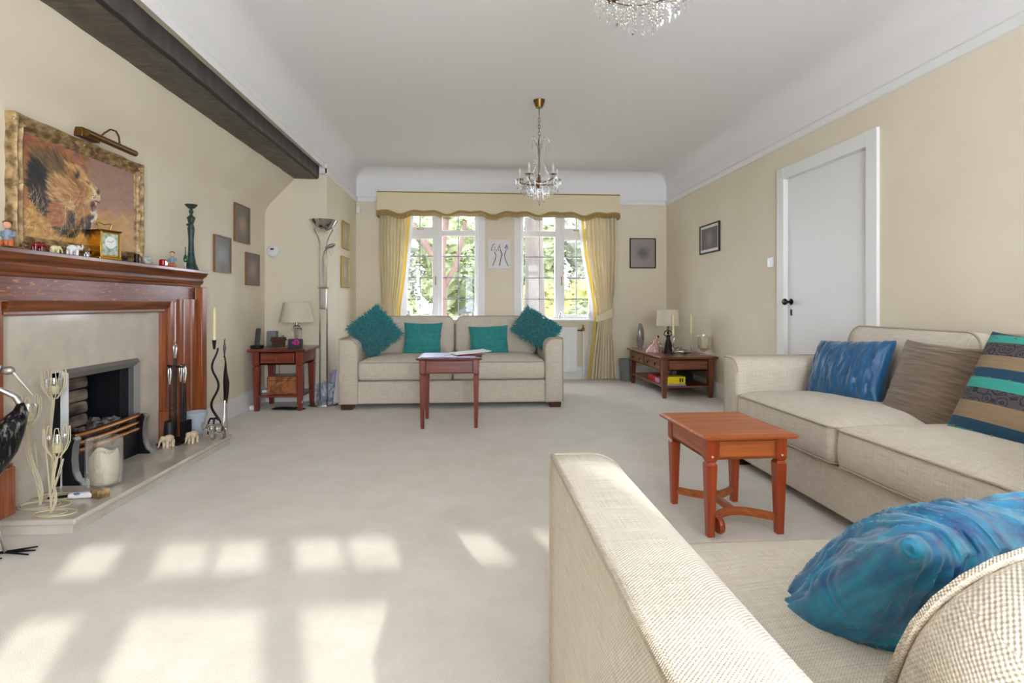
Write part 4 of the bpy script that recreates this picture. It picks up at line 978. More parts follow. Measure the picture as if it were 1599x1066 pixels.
tulip('shortest cream wire tulip candle holder, nearest the hearth edge', 'pale candle in the shortest wire tulip holder', (-1.815, 2.46, HZ), 0, .355, (.01, .02), [(.6, .22, .04), (2.6, .25, .04), (-.6, .16, .06)], .065)
hu = make('hurricane_glass', G().lathe([(0, .006), (.074, .006), (.078, .012), (.078, .235), (.075, .235), (.074, .012), (0, .010)], 40, cap=False), 'vessel_glass'); tag(hu, 'clear glass hurricane vase holding a thick candle on the hearth', 'vase', loc=(-1.835, 2.83, HZ))
c = thing('pillar_candle', 'thick white candle inside the glass hurricane vase', 'candle', (-1.835, 2.83, HZ+.012))
g = G().lathe([(.052, 0), (.060, .02), (.063, .08), (.062, .13), (.056, .150), (.05, .158), (.042, .15), (.02, .14), (0, .14)], 32); g.v = [(x, y, z+(.01*sin(3*math.atan2(y, x)) if z > .13 else 0)) for x, y, z in g.v]
make('wax', g, 'wax', c, sharp=60); make('wick', G().tube([(0, 0, .14), (.002, 0, .152)], .0015), 'black', c)
lg = thing('gas_lighter', 'white and blue hand held gas lighter lying on the hearth', 'lighter', (-1.86, 2.64, HZ+.014), radians(8))
make('grip', G().rbox(.11, .03, .026, .011, n=6, c=(.045, 0, 0)), 'white_plastic', lg, sharp=60); make('nozzle', G().tube([(-.015, 0, 0), (-.09, -.005, -.004)], [.006, .004], 8), 'black_metal', lg); make('trigger', G().ell((.03, -.012, .010), (.014, .006, .006)), 'blue_print', lg)
bx_ = thing('match_box', 'small patterned box at the end of the gas lighter on the hearth', 'box', (-1.755, 2.66, HZ), radians(-25))
make('tray', G().box(-.014, .014, -.025, .025, 0, .035), 'mahog_x', bx_); make('sleeve', G().box(-.0, .045, -.027, .027, 0.0, .038), 'gilt', bx_, bevel=.003)
elephant('ivory_elephant', 'carved cream elephant on the hearth below the fireside tools', (-1.915, 3.545, HZ), radians(-110), .085, 'ivory')
elephant('ivory_elephant', 'carved cream elephant on the hearth nearer its right end, by the vase', (-1.815, 3.645, HZ), radians(-100), .085, 'ivory')
elephant('glass_elephant', 'clear glass elephant at the right end of the hearth', (-1.70, 3.735, HZ), radians(190), .115, 'solid_glass', trunk_up=True)
v = make('frosted_vase', G().lathe([(0, .004), (.034, .0), (.037, .004), (.050, .08), (.072, .165), (.069, .165), (.046, .08), (.03, .01), (0, .01)], 28, cap=False), 'frost_glass'); tag(v, 'flared frosted glass vase holding a white candle on the hearth', 'vase', loc=(-1.89, 3.835, HZ))
v.data.transform(Matrix.Identity(4))
c = make('pillar_candle', G().lathe([(.026, 0), (.042, .11), (.040, .118), (0, .112)], 24), 'wax'); tag(c, 'white candle inside the flared frosted vase', 'candle', loc=(-1.89, 3.835, HZ+.012))
# fireside tools
TS = (-1.935, 3.66, HZ)
t = thing('fire_tool_stand', 'black iron fireside tool stand with steel loop handle', 'tool stand', TS)
make('base', G().box(-.07, .07, -.09, .09, 0, .016), 'black_metal', t, bevel=.004); make('pole', G().tube([(0, 0, .01), (0, 0, .55)], .008), 'black_metal', t)
def loop(z, hh, wd): return [(0, wd*sin(2*pi*u), z+hh*(1-cos(2*pi*u))/2) for u in [k/20 for k in range(20)]]
make('loop_handle', G().tube([(0, 0, .53)]+[(0, .02*sin(pi*2*u)*(.4+.6*sin(pi*u)), .54+.10*sin(pi*u)) for u in [k/16 for k in range(17)]], .006), 'steel', t)
make('crossbar', G().tube([(0, -.075, .50), (0, -.06, .49), (0, 0, .50), (0, .06, .49), (0, .075, .50)], .006).tube([(-.05, 0, .50), (.055, 0, .49), (.06, 0, .51)], .006), 'black_metal', t, merge=False)
def tool(name, label, off, head, m='black_metal'):
    o = thing(name, label, 'fireside tool', (TS[0]+off[0], TS[1]+off[1], TS[2]))
    make('shaft', G().tube([(0, 0, .14), (0, 0, .40)], .0055), 'black_metal', o)
    make('twist_handle', G().tube([(0, .012*sin(2*pi*u), .385+.11*sin(pi*u)) for u in [k/16 for k in range(17)]], .005).tube([(.008*sin(2*pi*u), 0, .385+.11*sin(pi*u)) for u in [k/16 for k in range(17)]], .005), 'steel', o)
    make(*head, o)
tool('hearth_brush', 'black hearth brush hanging at the left of the tool stand', (.0, -.065), ('brush_head', G().lathe([(.012, .16), (.03, .15), (.036, .06), (.036, .055), (0, .055)], 16), 'black'))
tool('hearth_shovel', 'black hearth shovel hanging on the tool stand', (.06, .0), ('blade', G().box(-.004, .002, -.045, .045, .02, .14).box(-.004, .02, -.047, -.043, .02, .14).box(-.004, .02, .043, .047, .02, .14), 'black_metal'))
tool('poker', 'black poker hanging at the right of the tool stand', (.0, .065), ('tip', G().tube([(0, 0, .15), (0, 0, .05), (0, .02, .06)], .005), 'black_metal'))
tool('fire_tongs', 'black fire tongs hanging behind the poker', (.03, .055), ('jaws', G().tube([(0, .01, .38), (0, .02, .2), (0, .01, .04)], .004).tube([(0, -.01, .38), (0, -.02, .2), (0, -.01, .04)], .004), 'black_metal'))
# wavy candlestick, figure sculpture
o = thing('candlestick', 'wavy black iron candlestick on three legs at the right end of the hearth', 'candlestick', (-1.775, 3.845, HZ))
make('stem', G().tube([(.006+.022*sin(2*pi*1.9*u+2.2)*(1-.3*u), .012*cos(2*pi*1.9*u)*(1-.3*u), .10+.50*u) for u in [k/50 for k in range(51)]], [.0085-.002*k/50 for k in range(51)], 10), 'black_metal', o)
make('candle_cup', G().lathe([(.006, .59), (.009, .61), (.014, .655), (.012, .655), (0, .64)], 14), 'black_metal', o)
for k in range(3):
    a = 2*pi*k/3+.9; make('leg', G().tube([(.006+.0*cos(a), 0, .115), (.03*cos(a), .03*sin(a), .112), (.042*cos(a), .042*sin(a), .085), (.046*cos(a), .046*sin(a), .005)], [.007, .007, .006, .005], 8), 'black_metal', o)
c = make('taper_candle', G().lathe([(.0085, 0), (.0115, .02), (.009, .22), (.003, .235), (0, .24)], 14), 'wax_yellow'); tag(c, 'tall cream candle in the wavy black candlestick', 'candle', loc=(-1.775, 3.845, HZ+.642))
o = thing('figure_sculpture', 'slender brown metal sculpture with long legs at the right end of the hearth', 'sculpture', (-1.70, 3.845, HZ))
for s in (-1, 1): make('leg', G().tube([(0, s*.035, 0), (0, s*.02, .12), (0, s*.01, .24)], [.003, .004, .008], 8), 'steel', o)
make('body', G().tube([(0, 0, .22), (0, .012, .30), (0, .012, .36), (0, .0, .43), (0, .002, .50), (0, -.01, .535), (0, -.018, .54), (0, -.012, .56)], [.012, .018, .020, .012, .005, .005, .006, .004], 10), 'bronze', o)
make('head', G().tube([(0, -.016, .55), (0, -.014, .60), (0, -.012, .64)], [.004, .010, .004], 8).tube([(0, -.014, .63), (0, -.004, .665)], .002).tube([(0, -.014, .63), (0, -.022, .66)], .002), 'bronze', o, merge=False)
# crane
cr = thing('crane_sculpture', 'dark metal crane sculpture standing at the left edge', 'sculpture', (-1.80, 2.215, 0), 0)
mat('feather_metal', (24,26,30), .35, .7, col2=(150,146,138), scale=(70,70,16), detail=8, lo=.52, hi=.7, bump=.8, bscale=(60,60,20), bdist=.006)
B = [(.0, -.02, .62), (-.01, -.03, .56), (-.03, -.06, .47), (-.05, -.11, .38), (-.07, -.17, .31), (-.09, -.24, .27)]
make('body', G().tube([(.035, .03, .625), (.04, .025, .59), (.02, .0, .53), (.0, -.03, .46), (-.03, -.08, .38), (-.06, -.15, .31), (-.09, -.25, .25)], [.012, .026, .05, .065, .07, .055, .01], 18), 'feather_metal', cr, sharp=80)
w_ = make('wing', G().grid(lambda u, v: (.055-.10*u+.02*sin(pi*v), .0-.26*u, .56-.30*u+(v-.5)*.13*sin(pi*(.12+.8*u))), 24, 10), 'feather_metal', cr, solid=.006)
make('neck', G().tube([(.035, .03, .62), (.02, .02, .655), (-.02, -.005, .69), (-.06, -.03, .72), (-.07, -.035, .76), (-.04, -.02, .785), (-.01, -.005, .78)], [.013, .011, .010, .009, .009, .010, .012], 12), 'steel', cr)
make('head', G().ell((.005, .005, .765), (.026, .018, .018), 12, 8), 'steel', cr); make('beak', G().tube([(.02, .012, .755), (.075, .04, .655)], [.008, .002], 8), 'steel', cr)
for k, (x, y, x2, y2) in enumerate(((-.03, -.06, .0, .0), (-.07, -.14, -.06, -.10))):
    L_ = make('leg', G().tube([(x, y, .35), (x2-.03, y2-.02, .2), (x2, y2, .012)], [.007, .006, .006], 8), 'steel', cr)
    g = G()
    for a in (-.5, -.1, .3, 2.9): g.tube([(x2, y2, .012), (x2+.10*cos(a+.35), y2+.10*sin(a+.35), .005)], [.006, .003], 6)
    make('toes', g, 'black_metal', L_, merge=False)

cr.scale = (.95, .95, .93)
# ------------------------------------------------------------------ pictures and fittings on the walls
def frame(label, loc, rz, w, h, fm, pm, fw=.012, mount=0, dep=.02, mm='card_white'):
    # local: picture faces -Y
    o = thing('framed_picture', label, 'picture', loc, rz)
    g = G().box(-w/2, w/2, -dep, 0, -h/2, -h/2+fw).box(-w/2, w/2, -dep, 0, h/2-fw, h/2).box(-w/2, -w/2+fw, -dep, 0, -h/2+fw, h/2-fw).box(w/2-fw, w/2, -dep, 0, -h/2+fw, h/2-fw)
    make('frame', g, fm, o, bevel=.002, merge=False)
    if mount: make('mount', G().box(-w/2+fw, w/2-fw, -dep*.55, -.002, -h/2+fw, h/2-fw), mm, o, sharp=0)
    i = fw+mount
    make('print', G().box(-w/2+i, w/2-i, -dep*.62, -.001, -h/2+i, h/2-i), pm, o, sharp=0)
    return o
L90 = pi/2
frame('upper dark portrait in a thin brown frame on the left wall', (XL, 4.96, 1.68), L90, .31, .335, 'frame_brown', 'photo_brown')
frame('lower left dark portrait in a thin brown frame on the left wall', (XL, 4.585, 1.375), L90, .29, .30, 'frame_brown', 'photo_grey')
frame('lower right dark portrait in a thin brown frame on the left wall', (XL, 5.19, 1.29), L90, .30, .30, 'frame_brown', 'photo_brown')
frame('small gold framed picture on the recess wall, the upper of two', (XM, 6.265, 1.745), L90, .33, .31, 'brass', 'photo_pale', .014)
frame('small gold framed picture on the recess wall, the lower of two', (XM, 6.245, 1.325), L90, .37, .35, 'brass', 'photo_pale', .014)
frame('dark framed square picture to the right of the right curtain', (2.205, YB, 1.625), 0, .345, .39, 'bronze', 'photo_sea', .012)
frame('black and silver framed picture on the right wall before the door', (XR, 5.56, 1.665), -L90, .47, .31, 'black', 'photo_grey', .014, .028, mm='card_white')
# three dancing line figures between the windows
o = thing('canvas_print', 'white canvas with three abstract line figures between the windows', 'picture', (.338, YB, 1.6))
make('canvas', G().box(-.142, .142, -.025, 0, -.185, .185), 'card_white', o, bevel=.003)
def stroke(pts, m, r=.0035): make('line_figure', G().tube([(x, -.0255, z) for x, z in pts], r, 6, flat=.2 if 0 else None), m, o)
def ln(*segs): 
    g = G()
    for pts, r in segs: g.tube([(x, -.0250, z) for x, z in pts], r*1.5, 6)
    return g
mat('line_brown', (150,110,92), .7); mat('line_blue', (60,72,110), .7)
make('line_figure', ln(([(-.10,.04),(-.095,.08),(-.08,.12),(-.055,.128)], .003), ([(-.098,.05),(-.05,.05),(-.06,.10)], .002), ([(-.06,.03),(-.04,-.02),(-.055,-.08),(-.085,-.15)], .004), ([(-.03,.06),(-.035,.03)], .002)), 'line_brown', o, merge=False)
make('line_figure', ln(([(.005,.12),(-.012,.08),(-.015,.05),(.015,.05),(.005,.10)], .0025), ([(.015,.05),(.035,0),(.022,-.05),(.012,-.10),(.003,-.15)], .004)), 'line_blue', o, merge=False)
make('line_figure', ln(([(.09,.12),(.105,.09),(.10,.055),(.08,.07),(.09,.11)], .003), ([(.06,.09),(.085,.08)], .002), ([(.085,.05),(.065,-.02),(.085,-.09),(.115,-.15)], .003)), 'black', o, merge=False)
o = make('smoke_alarm', G().lathe([(.0, .0), (.064, 0), (.066, .012), (.05, .03), (.02, .034), (0, .034)], 28, M=T(rx=pi/2)), 'white_plastic'); tag(o, 'round white alarm on the recess wall beside the corner', 'alarm', loc=(-1.972, 5.51, 1.49))
make('display_window', G().box(-.022, .012, -.036, -.033, .012, .028), 'dark_grey', o)
o = make('motion_sensor', G().rbox(.055, .05, .10, .014, n=4), 'white_plastic', sharp=60); tag(o, 'small white motion sensor high in the corner left of the curtains', 'sensor', loc=(-1.422, 6.833, 2.145))
o = make('light_switch', G().box(-.012, 0, -.042, .042, -.042, .042), 'white_plastic', bevel=.003); tag(o, 'white light switch on the right wall beside the door', 'switch', loc=(XR, 4.39, 1.32))
make('rocker', G().box(-.018, -.01, -.008, .008, -.014, .014), 'ceramic_white', o); 

# ------------------------------------------------------------------ tables
def table(name, label, loc, rz, w, d, H, top_t, apron, leg, mats, over=.03, notch=True, drawers=None, shelf=None, inset_leg=.0, group=None):
    mx_, my_, mz_ = mats; t = thing(name, label, 'table', loc, rz, group)
    g = G(); o_ = over; z0 = H-top_t
    lev = [(o_-.012, z0), (o_-.004, z0+top_t*.25), (o_, z0+top_t*.5), (o_, z0+top_t*.72), (o_-.006, H-.002), (o_-.01, H)]
    vs = [p for e, z in lev for p in [(-w/2-e, -d/2-e, z), (w/2+e, -d/2-e, z), (w/2+e, d/2+e, z), (-w/2-e, d/2+e, z)]]
    g.add(vs, [(i*4+k, i*4+(k+1) % 4, (i+1)*4+(k+1) % 4, (i+1)*4+k) for i in range(len(lev)-1) for k in range(4)]+[(3,2,1,0), tuple(4*(len(lev)-1)+k for k in range(4))])
    make('tabletop', g, mx_, t, sharp=25)
    az0, az1 = z0-apron, z0+.001; L = leg
    for s in (-1, 1):
        g = G().box(-w/2+L, w/2-L, s*(d/2-.012)-.009, s*(d/2-.012)+.009, az0, az1)
        y = s*(d/2-.003); a, b = sorted((y, y-s*.006))
        for q in (( -w/2+L, w/2-L, az0, az0+.014), (-w/2+L, w/2-L, az1-.014, az1), (-w/2+L, -w/2+L+.012, az0+.014, az1-.014), (w/2-L-.012, w/2-L, az0+.014, az1-.014)): g.box(q[0], q[1], a, b, q[2], q[3])
        make('apron', g, mx_, t, bevel=.0015, merge=False)
        g = G().box(s*(w/2-.012)-.009, s*(w/2-.012)+.009, -d/2+L, d/2-L, az0, az1); x = s*(w/2-.003); a, b = sorted((x, x-s*.006))
        for q in ((-d/2+L, d/2-L, az0, az0+.014), (-d/2+L, d/2-L, az1-.014, az1), (-d/2+L, -d/2+L+.012, az0+.014, az1-.014), (d/2-L-.012, d/2-L, az0+.014, az1-.014)): g.box(a, b, q[0], q[1], q[2], q[3])
        make('apron', g, my_, t, bevel=.0015, merge=False)
    for sx in (-1, 1):
        for sy in (-1, 1):
            x, y = sx*(w/2-L/2), sy*(d/2-L/2); g = G()
            if notch:
                g.box(x-L/2, x+L/2, y-L/2, y+L/2, az0+.0, az1)
                g.taper(x, y, az0-.012, az0, L*.72, L); g.taper(x, y, az0-.022, az0-.012, L*.98, L*.72); g.taper(x, y, 0, az0-.022, L*.62, L*.98, dx=sx*L*.16*0, dy=0)
            else: g.box(x-L/2, x+L/2, y-L/2, y+L/2, az0, az1); g.taper(x, y, 0, az0, L*.6, L, dx=0, dy=0)
            make('leg', g, mz_, t, bevel=.0015)
    if shelf: make('shelf', G().box(-w/2+.012, w/2-.012, -d/2+.012, d/2-.012, shelf-.018, shelf), mx_, t, bevel=.002)
    return t
CH = ('cherry_x', 'cherry_y', 'cherry_z'); MH = ('mahog_x', 'mahog_y', 'mahog_z'); WN = ('walnut_x', 'walnut_y', 'walnut_z')
# nearest side table
ST = table('side_table', 'orange brown side table with scrolled stretcher between the two nearer sofas', (1.135, 2.37, 0), radians(1.5), .35, .42, .43, .022, .085, .046, CH, over=.032)
for x in (-.152, .152):
    make('peg', G().lathe([(.005, 0), (.005, .003), (.002, .004)], 10, M=T(x, -.21, .337, rx=pi/2)), 'ivory', ST)
for s in (-1, 1):
    q = [(-.152+.304*u, s*.185-s*.085*sin(pi*u), .085-.0*sin(pi*u)) for u in [k/20 for k in range(21)]]
    q = [(s*.152, -.185+.37*u, .055) for u in (0, 1)]
mk = []
for sy in (-1, 1):
    g = G(); n_ = 16; vs = []
    for k in range(n_+1):
        u = k/n_; x = -.15+.30*u; y = sy*.187-sy*.09*sin(pi*u)
        vs += [(x, y-.009, .05), (x, y+.009, .05), (x, y+.009, .082), (x, y-.009, .082)]
    g.add(vs, [(4*k+a, 4*k+4+a, 4*k+4+(a+1) % 4, 4*k+(a+1) % 4) for k in range(n_) for a in range(4)]+[(0,1,2,3), (4*n_+3, 4*n_+2, 4*n_+1, 4*n_)])
    make('curved_stretcher', g, 'cherry_x', ST, sharp=40)
make('centre_stretcher', G().box(-.011, .011, -.10, .10, .05, .08), 'cherry_y', ST, bevel=.002)
for sx, sy in ((-1, -1), (1, 1)):
    pass
for (x, y) in ((-.118, -.20), (-.0, .02)):
    make('scroll_foot', G().lathe([(.006, -.011), (.032, -.011), (.036, 0), (.032, .011), (.006, .011)], 24, M=T(x, y, .05, ry=pi/2)), 'cherry_z', ST) if x < -.1 else make('scroll_foot', G().lathe([(.006, -.011), (.032, -.011), (.036, 0), (.032, .011), (.006, .011)], 24, M=T(.0, .10, .075, ry=pi/2)), 'cherry_z', ST)
# centre table with brochures
FT = table('side_table', 'small red brown table in front of the window sofa with brochures on top', (-.178, 4.40, 0), radians(-1), .46, .40, .55, .018, .105, .044, MH, over=.025)
o = make('brochure', G().box(-.23, .20, -.18, .20, 0, .004), 'blue_print', sharp=0); tag(o, 'blue and purple printed sheet covering the top of the small table', 'brochure', loc=(-.175, 4.40, .55))
o = make('newspaper', G().box(-.15, .15, -.11, .11, 0, .003), 'card_white', sharp=0); tag(o, 'white folded papers lying on the blue sheet', 'papers', loc=(-.02, 4.44, .572)); o.rotation_euler = (0, radians(-4), radians(18))
o = make('leaflet', G().box(-.10, .10, -.03, .03, 0, .003), 'orange_red', sharp=0); tag(o, 'orange leaflet sticking out under the white papers', 'leaflet', loc=(.0, 4.36, .556), rz=radians(25))
o = make('leaflet', G().prism([(-.06, 0), (.04, -.02), (.04, .02)], 0, .003, 'z'), 'card_white', sharp=0); tag(o, 'small white leaflet on the left part of the blue sheet', 'leaflet', loc=(-.17, 4.36, .555))
# left table in the recess
LT = table('lamp_table', 'red brown table with one drawer in the recess, a lamp on top', (-1.755, 5.20, 0), 0, .44, .42, .56, .026, .115, .06, ('mahog_x', 'mahog_y', 'mahog_z'), over=.035, notch=True, shelf=.14)
dr = make('drawer', G().box(-.145, .145, -.215, -.205, .435, .525), 'mahog_x', LT, bevel=.002); make('handle', G().tube([(0, -.218, .49), (0, -.23, .48), (0, -.226, .45)], [.006, .005, .007], 8), 'old_brass', dr)
TZ = .56
o = thing('table_lamp', 'table lamp with wide cream shade and clear glass urn base, on the recess table', 'lamp', (-1.69, 5.32, TZ))
make('shade', G().lathe([(.160, .235), (.120, .425), (.118, .425), (.158, .235)], 48, cap=False), 'shade_fabric', o)
make('glass_urn', G().lathe([(.03, .035), (.034, .06), (.046, .13), (.050, .165), (.04, .175), (.02, .18), (.02, .19)], 28), 'solid_glass', o); make('base', G().box(-.05, .05, -.05, .05, 0, .018).lathe([(.025, .018), (.015, .03), (.028, .036)], 20), 'steel', o)
make('neck', G().lathe([(.03, .19), (.032, .198), (.012, .205), (.01, .25)], 16), 'steel', o)
o = thing('telephone', 'black cordless telephone standing in its cradle on the recess table', 'telephone', (-1.975, 5.10, TZ), radians(-10))
make('cradle', G().rbox(.09, .09, .03, .012, n=4, c=(0, 0, .015)), 'black', o, sharp=60); h_ = make('handset', G().rbox(.045, .024, .16, .010, n=6, M=T(0, .01, .105, rx=radians(-10))), 'dark_grey', o, sharp=60)
make('screen', G().bc(0, -.0035, .14, .03, .003, .03, M=T(0, .0, 0, rx=radians(-10)) ), 'lilac_card', h_); make('keypad', G().bc(0, .005, .085, .03, .004, .055, M=T(rx=radians(-10))), 'grey', h_)
o = make('speaker_box', G().rbox(.09, .06, .145, .006, n=3, c=(0, 0, .0725)), 'grey', sharp=50); tag(o, 'small grey upright speaker behind the log cabin', 'speaker', loc=(-1.935, 5.37, TZ))
o = thing('log_cabin', 'miniature brown log cabin on the recess table in front of the speaker', 'ornament', (-1.80, 5.15, TZ), radians(8))
g = G().box(-.04, .04, -.032, .032, 0, .062)
for k in range(5):
    for y in (-.034, .034): g.tube([(-.05, y, .008+.013*k), (.05, y, .008+.013*k)], .0065, 6)
    for x in (-.042, .042): g.tube([(x, -.044, .008+.013*k), (x, .044, .008+.013*k)], .0065, 6)
g.prism([(-.036, .062), (.036, .062), (0, .09)], -.04, .04, 'x')
make('log_walls', g, 'bark_brown', o, merge=False)
make('roof', G().box(-.062, .062, -.0, .056, -.003, .004, M=T(0, 0, .096, rx=radians(-32))).box(-.062, .062, -.056, .0, -.003, .004, M=T(0, 0, .096, rx=radians(32))), 'bark_brown', o, merge=False); make('chimney', G().box(.028, .045, -.008, .008, .07, .115), 'stone_dark', o); make('door', G().box(-.01, .008, -.043, -.040, 0, .04), 'black', o)
make('yard_base', G().lathe([(.09, 0), (.085, .006)], 20).tube([(.06, -.05, .01), (.11, -.045, .012)], .006, 6), 'curl_wood', o, merge=False)
o = thing('flower_box', 'black framed box with a magenta flower beside the lamp base', 'ornament', (-1.625, 5.08, TZ), radians(6))
make('box', G().box(-.06, .06, -.03, .03, 0, .085), 'black', o, bevel=.002)
g = G()
for k in range(6): a = k*1.05; g.ell((.012+.018*cos(a), -.035, .055+.018*sin(a)), (.014, .006, .012), 8, 5)
make('flower', g, 'magenta', o, merge=False); make('petals', G().ell((-.015, -.034, .05), (.014, .006, .016), 8, 5).ell((.01, -.03, .088), (.02, .01, .008), 8, 5), 'violet', o, merge=False)
o = make('wooden_box', G().rbox(.27, .22, .165, .008, n=3, c=(0, 0, .0825)), 'curl_wood', sharp=50); tag(o, 'burr wood box on the low shelf of the recess table', 'box', loc=(-1.735, 5.16, .14)); make('lid_seam', G().box(-.1365, .1365, -.1115, .1115, .125, .128), 'black', o)
o = make('adaptor_plug', G().rbox(.05, .045, .045, .012, n=3, c=(0, 0, .0225)), 'white_plastic', sharp=50); tag(o, 'white plug adaptor on the carpet left of the recess table', 'plug', loc=(-2.0, 5.06, 0))
rnd = random.Random(9); g = G(); P_ = []
for k in range(60): a = k*.45; P_.append((-1.74+.10*cos(a)+.002*k, 4.99+.06+.035*sin(a), .008+.0006*k if k < 30 else .026-.0003*k))
tag(make('cable', G().tube(P_, .004, 6), 'black_metal'), 'coiled black cable on the carpet below the recess table', 'cable')
tag(make('cable', G().tube([(-1.90, 5.47, .55), (-1.91, 5.48, .35), (-1.90, 5.46, .2), (-1.84, 5.40, .165), (-1.90, 5.30, .15)], .0028, 6), 'dark_grey'), 'thin cable hanging behind the recess table', 'cable')
o = make('router', G().rbox(.11, .10, .025, .006, n=3, c=(0, 0, .0125)), 'white_plastic', sharp=50); tag(o, 'flat white box on the left of the low shelf', 'router', loc=(-1.905, 5.22, .14))
# uplighter
o = thing('floor_lamp', 'tall chrome uplighter floor lamp with reading arm beside the recess', 'lamp', (-1.43, 5.29, 0), radians(0))
make('base', G().lathe([(.145, 0), (.15, .006), (.145, .018), (.05, .026), (0, .028)], 48), 'chrome', o)
for s in (-1, 1):
    make('pole', G().tube([(s*.034, 0, .02), (s*.034, 0, 1.50), (s*.036, 0, 1.56), (s*.055, 0, 1.62), (s*.085, 0, 1.67), (s*.088, 0, 1.69)], .007, 10), 'chrome', o)
make('joint_box', G().rbox(.075, .025, .20, .008, n=3, c=(0, 0, 1.02)).tube([(-.05, 0, 1.125), (.05, 0, 1.125)], .008), 'steel', o, sharp=50, merge=False)
make('bowl', G().lathe([(.03, 1.665), (.09, 1.70), (.132, 1.765), (.135, 1.77), (.129, 1.77), (.086, 1.706), (.0, 1.68)], 44), 'chrome', o)
ra = make('reading_arm', G().tube([(.0, 0, 1.12), (.0, -.01, 1.42), (.012, -.02, 1.47), (.04, -.03, 1.50)], .006, 10), 'chrome', o)
make('reading_head', G().ell((0, 0, 0), (.055, .04, .02), 18, 9, M=T(.075, -.035, 1.52, ry=radians(-22))), 'chrome', ra); make('guide_rod', G().tube([(.05, -.035, 1.50), (.085, -.05, 1.42)], .002), 'steel', ra)
# bags and magazine behind the lamp
g = G(); g.grid(lambda u, v: ((u-.5)*.17+.02*noise.noise(Vector((u*5, v*5, 1))), .05*sin(pi*u)*sin(pi*v)*-1+.015*noise.noise(Vector((u*6, v*6, 0))), .20*v*(1-.3*abs(u-.5))), 22, 22)
mat('bag_plastic', (196,198,212), .35, col2=(150,152,178), scale=(16,16,16), coat=.3)
tag(make('carrier_bag', g, 'bag_plastic', solid=.004, sharp=70), 'crumpled pale plastic bag on the floor behind the lamp base', 'bag', loc=(-1.455, 5.44, .005))
g = G(); g.grid(lambda u, v: ((u-.5)*.13+.012*noise.noise(Vector((u*6, v*6, 3))), -.04*sin(pi*u)*sin(pi*v)+.015*noise.noise(Vector((u*7, v*7, 5))), .30*v), 20, 20)
mat('bag_violet', (150,150,196), .35, col2=(196,200,214), scale=(14,14,10))
tag(make('carrier_bag', g, 'bag_violet', solid=.004, sharp=70), 'bluish plastic bag between the lamp poles and the recess corner', 'bag', loc=(-1.36, 5.52, .005))
mat('catalogue_paper', (222,220,220), .55, col2=(206,204,206), scale=(3,3,60))
o = thing('catalogue', 'tall white printed catalogue propped against the left arm of the sofa', 'catalogue', (-1.29, 5.32, .004)); o.rotation_euler = (0, radians(6), radians(8))
make('pages', G().box(-.055, .055, -.012, .012, 0, .40), 'catalogue_paper', o); 
g = G().ell((.02, -.014, .05), (.02, .002, .022), 14, 6); make('dark_photo', g, 'violet', o)
make('print_lines', G().box(-.01, .045, -.0135, -.012, .31, .325), 'grey', o); make('red_mark', G().box(.03, .05, -.014, -.01, .385, .41), 'red_card', o)

# long coffee table on the right
CT = table('coffee_table', 'long low brown coffee table with drawers against the right wall', (2.205, 5.93, 0), 0, .545, 1.13, .43, .03, .12, .06, WN, over=.032, notch=False, shelf=.125)
for k in range(2):
    y = -.265+.53*k; q = make('drawer', G().box(-.279, -.268, y-.235, y+.235, .29, .39), 'walnut_y', CT, bevel=.002)
    for yy_ in (-.12, .12): make('knob', G().tube([(-.279, y+yy_, .345), (-.295, y+yy_, .342), (-.292, y+yy_, .32)], [.006, .008, .005], 8), 'black_metal', q)
CZ = .43
o = make('stone_ornament', G().ell((0, 0, .155), (.048, .034, .155), 18, 14).lathe([(.03, 0), (.025, .02)], 16), 'stone_dark', sharp=70, merge=False); tag(o, 'tall dark polished stone on the far end of the coffee table', 'ornament', loc=(1.99, 6.28, CZ)); o.scale = (1, 1, 1.0)
o = thing('china_figurine', 'pink and white china lady figurine on the coffee table', 'figurine', (2.0, 5.86, CZ), radians(-20))
g = G(); g.lathe([(.07, 0), (.068, .03), (.045, .07), (.022, .10), (.028, .13), (.012, .145)], 18); g.v = [(x*1.1+z*.3, y*.8, z) for x, y, z in g.v]
make('dress', g, 'pink_ceramic', o, sharp=70); make('head', G().ell((.05, 0, .165), (.014, .014, .018), 10, 7), 'skin', o); make('hair', G().ell((.056, 0, .172), (.015, .015, .015), 10, 7), 'black', o)
make('arms', G().tube([(.04, .02, .13), (0, .03, .12), (-.03, .02, .10)], .008, 8).tube([(.04, -.02, .13), (.07, -.04, .11), (.09, -.01, .09)], .008, 8), 'pink_ceramic', o, merge=False)
o = thing('table_lamp', 'table lamp with white drum shade and black figure base on the coffee table', 'lamp', (2.13, 5.74, CZ))
make('shade', G().lathe([(.125, .30), (.112, .475), (.110, .475), (.123, .30)], 44, cap=False), 'shade_fabric', o)
g = G().lathe([(.075, 0), (.072, .012), (.055, .05), (.035, .12), (.02, .16), (.024, .185), (.012, .20)], 20); g.ell((0, 0, .222), (.014, .015, .018), 10, 7)
for s in (-1, 1): g.tube([(s*.02, 0, .185), (s*.045, 0, .205), (s*.035, 0, .235), (s*.008, 0, .25)], .006, 8)
g.tube([(0, 0, .22), (0, 0, .32)], .005, 8)
make('figure_base', g, 'bronze', o, sharp=70, merge=False)
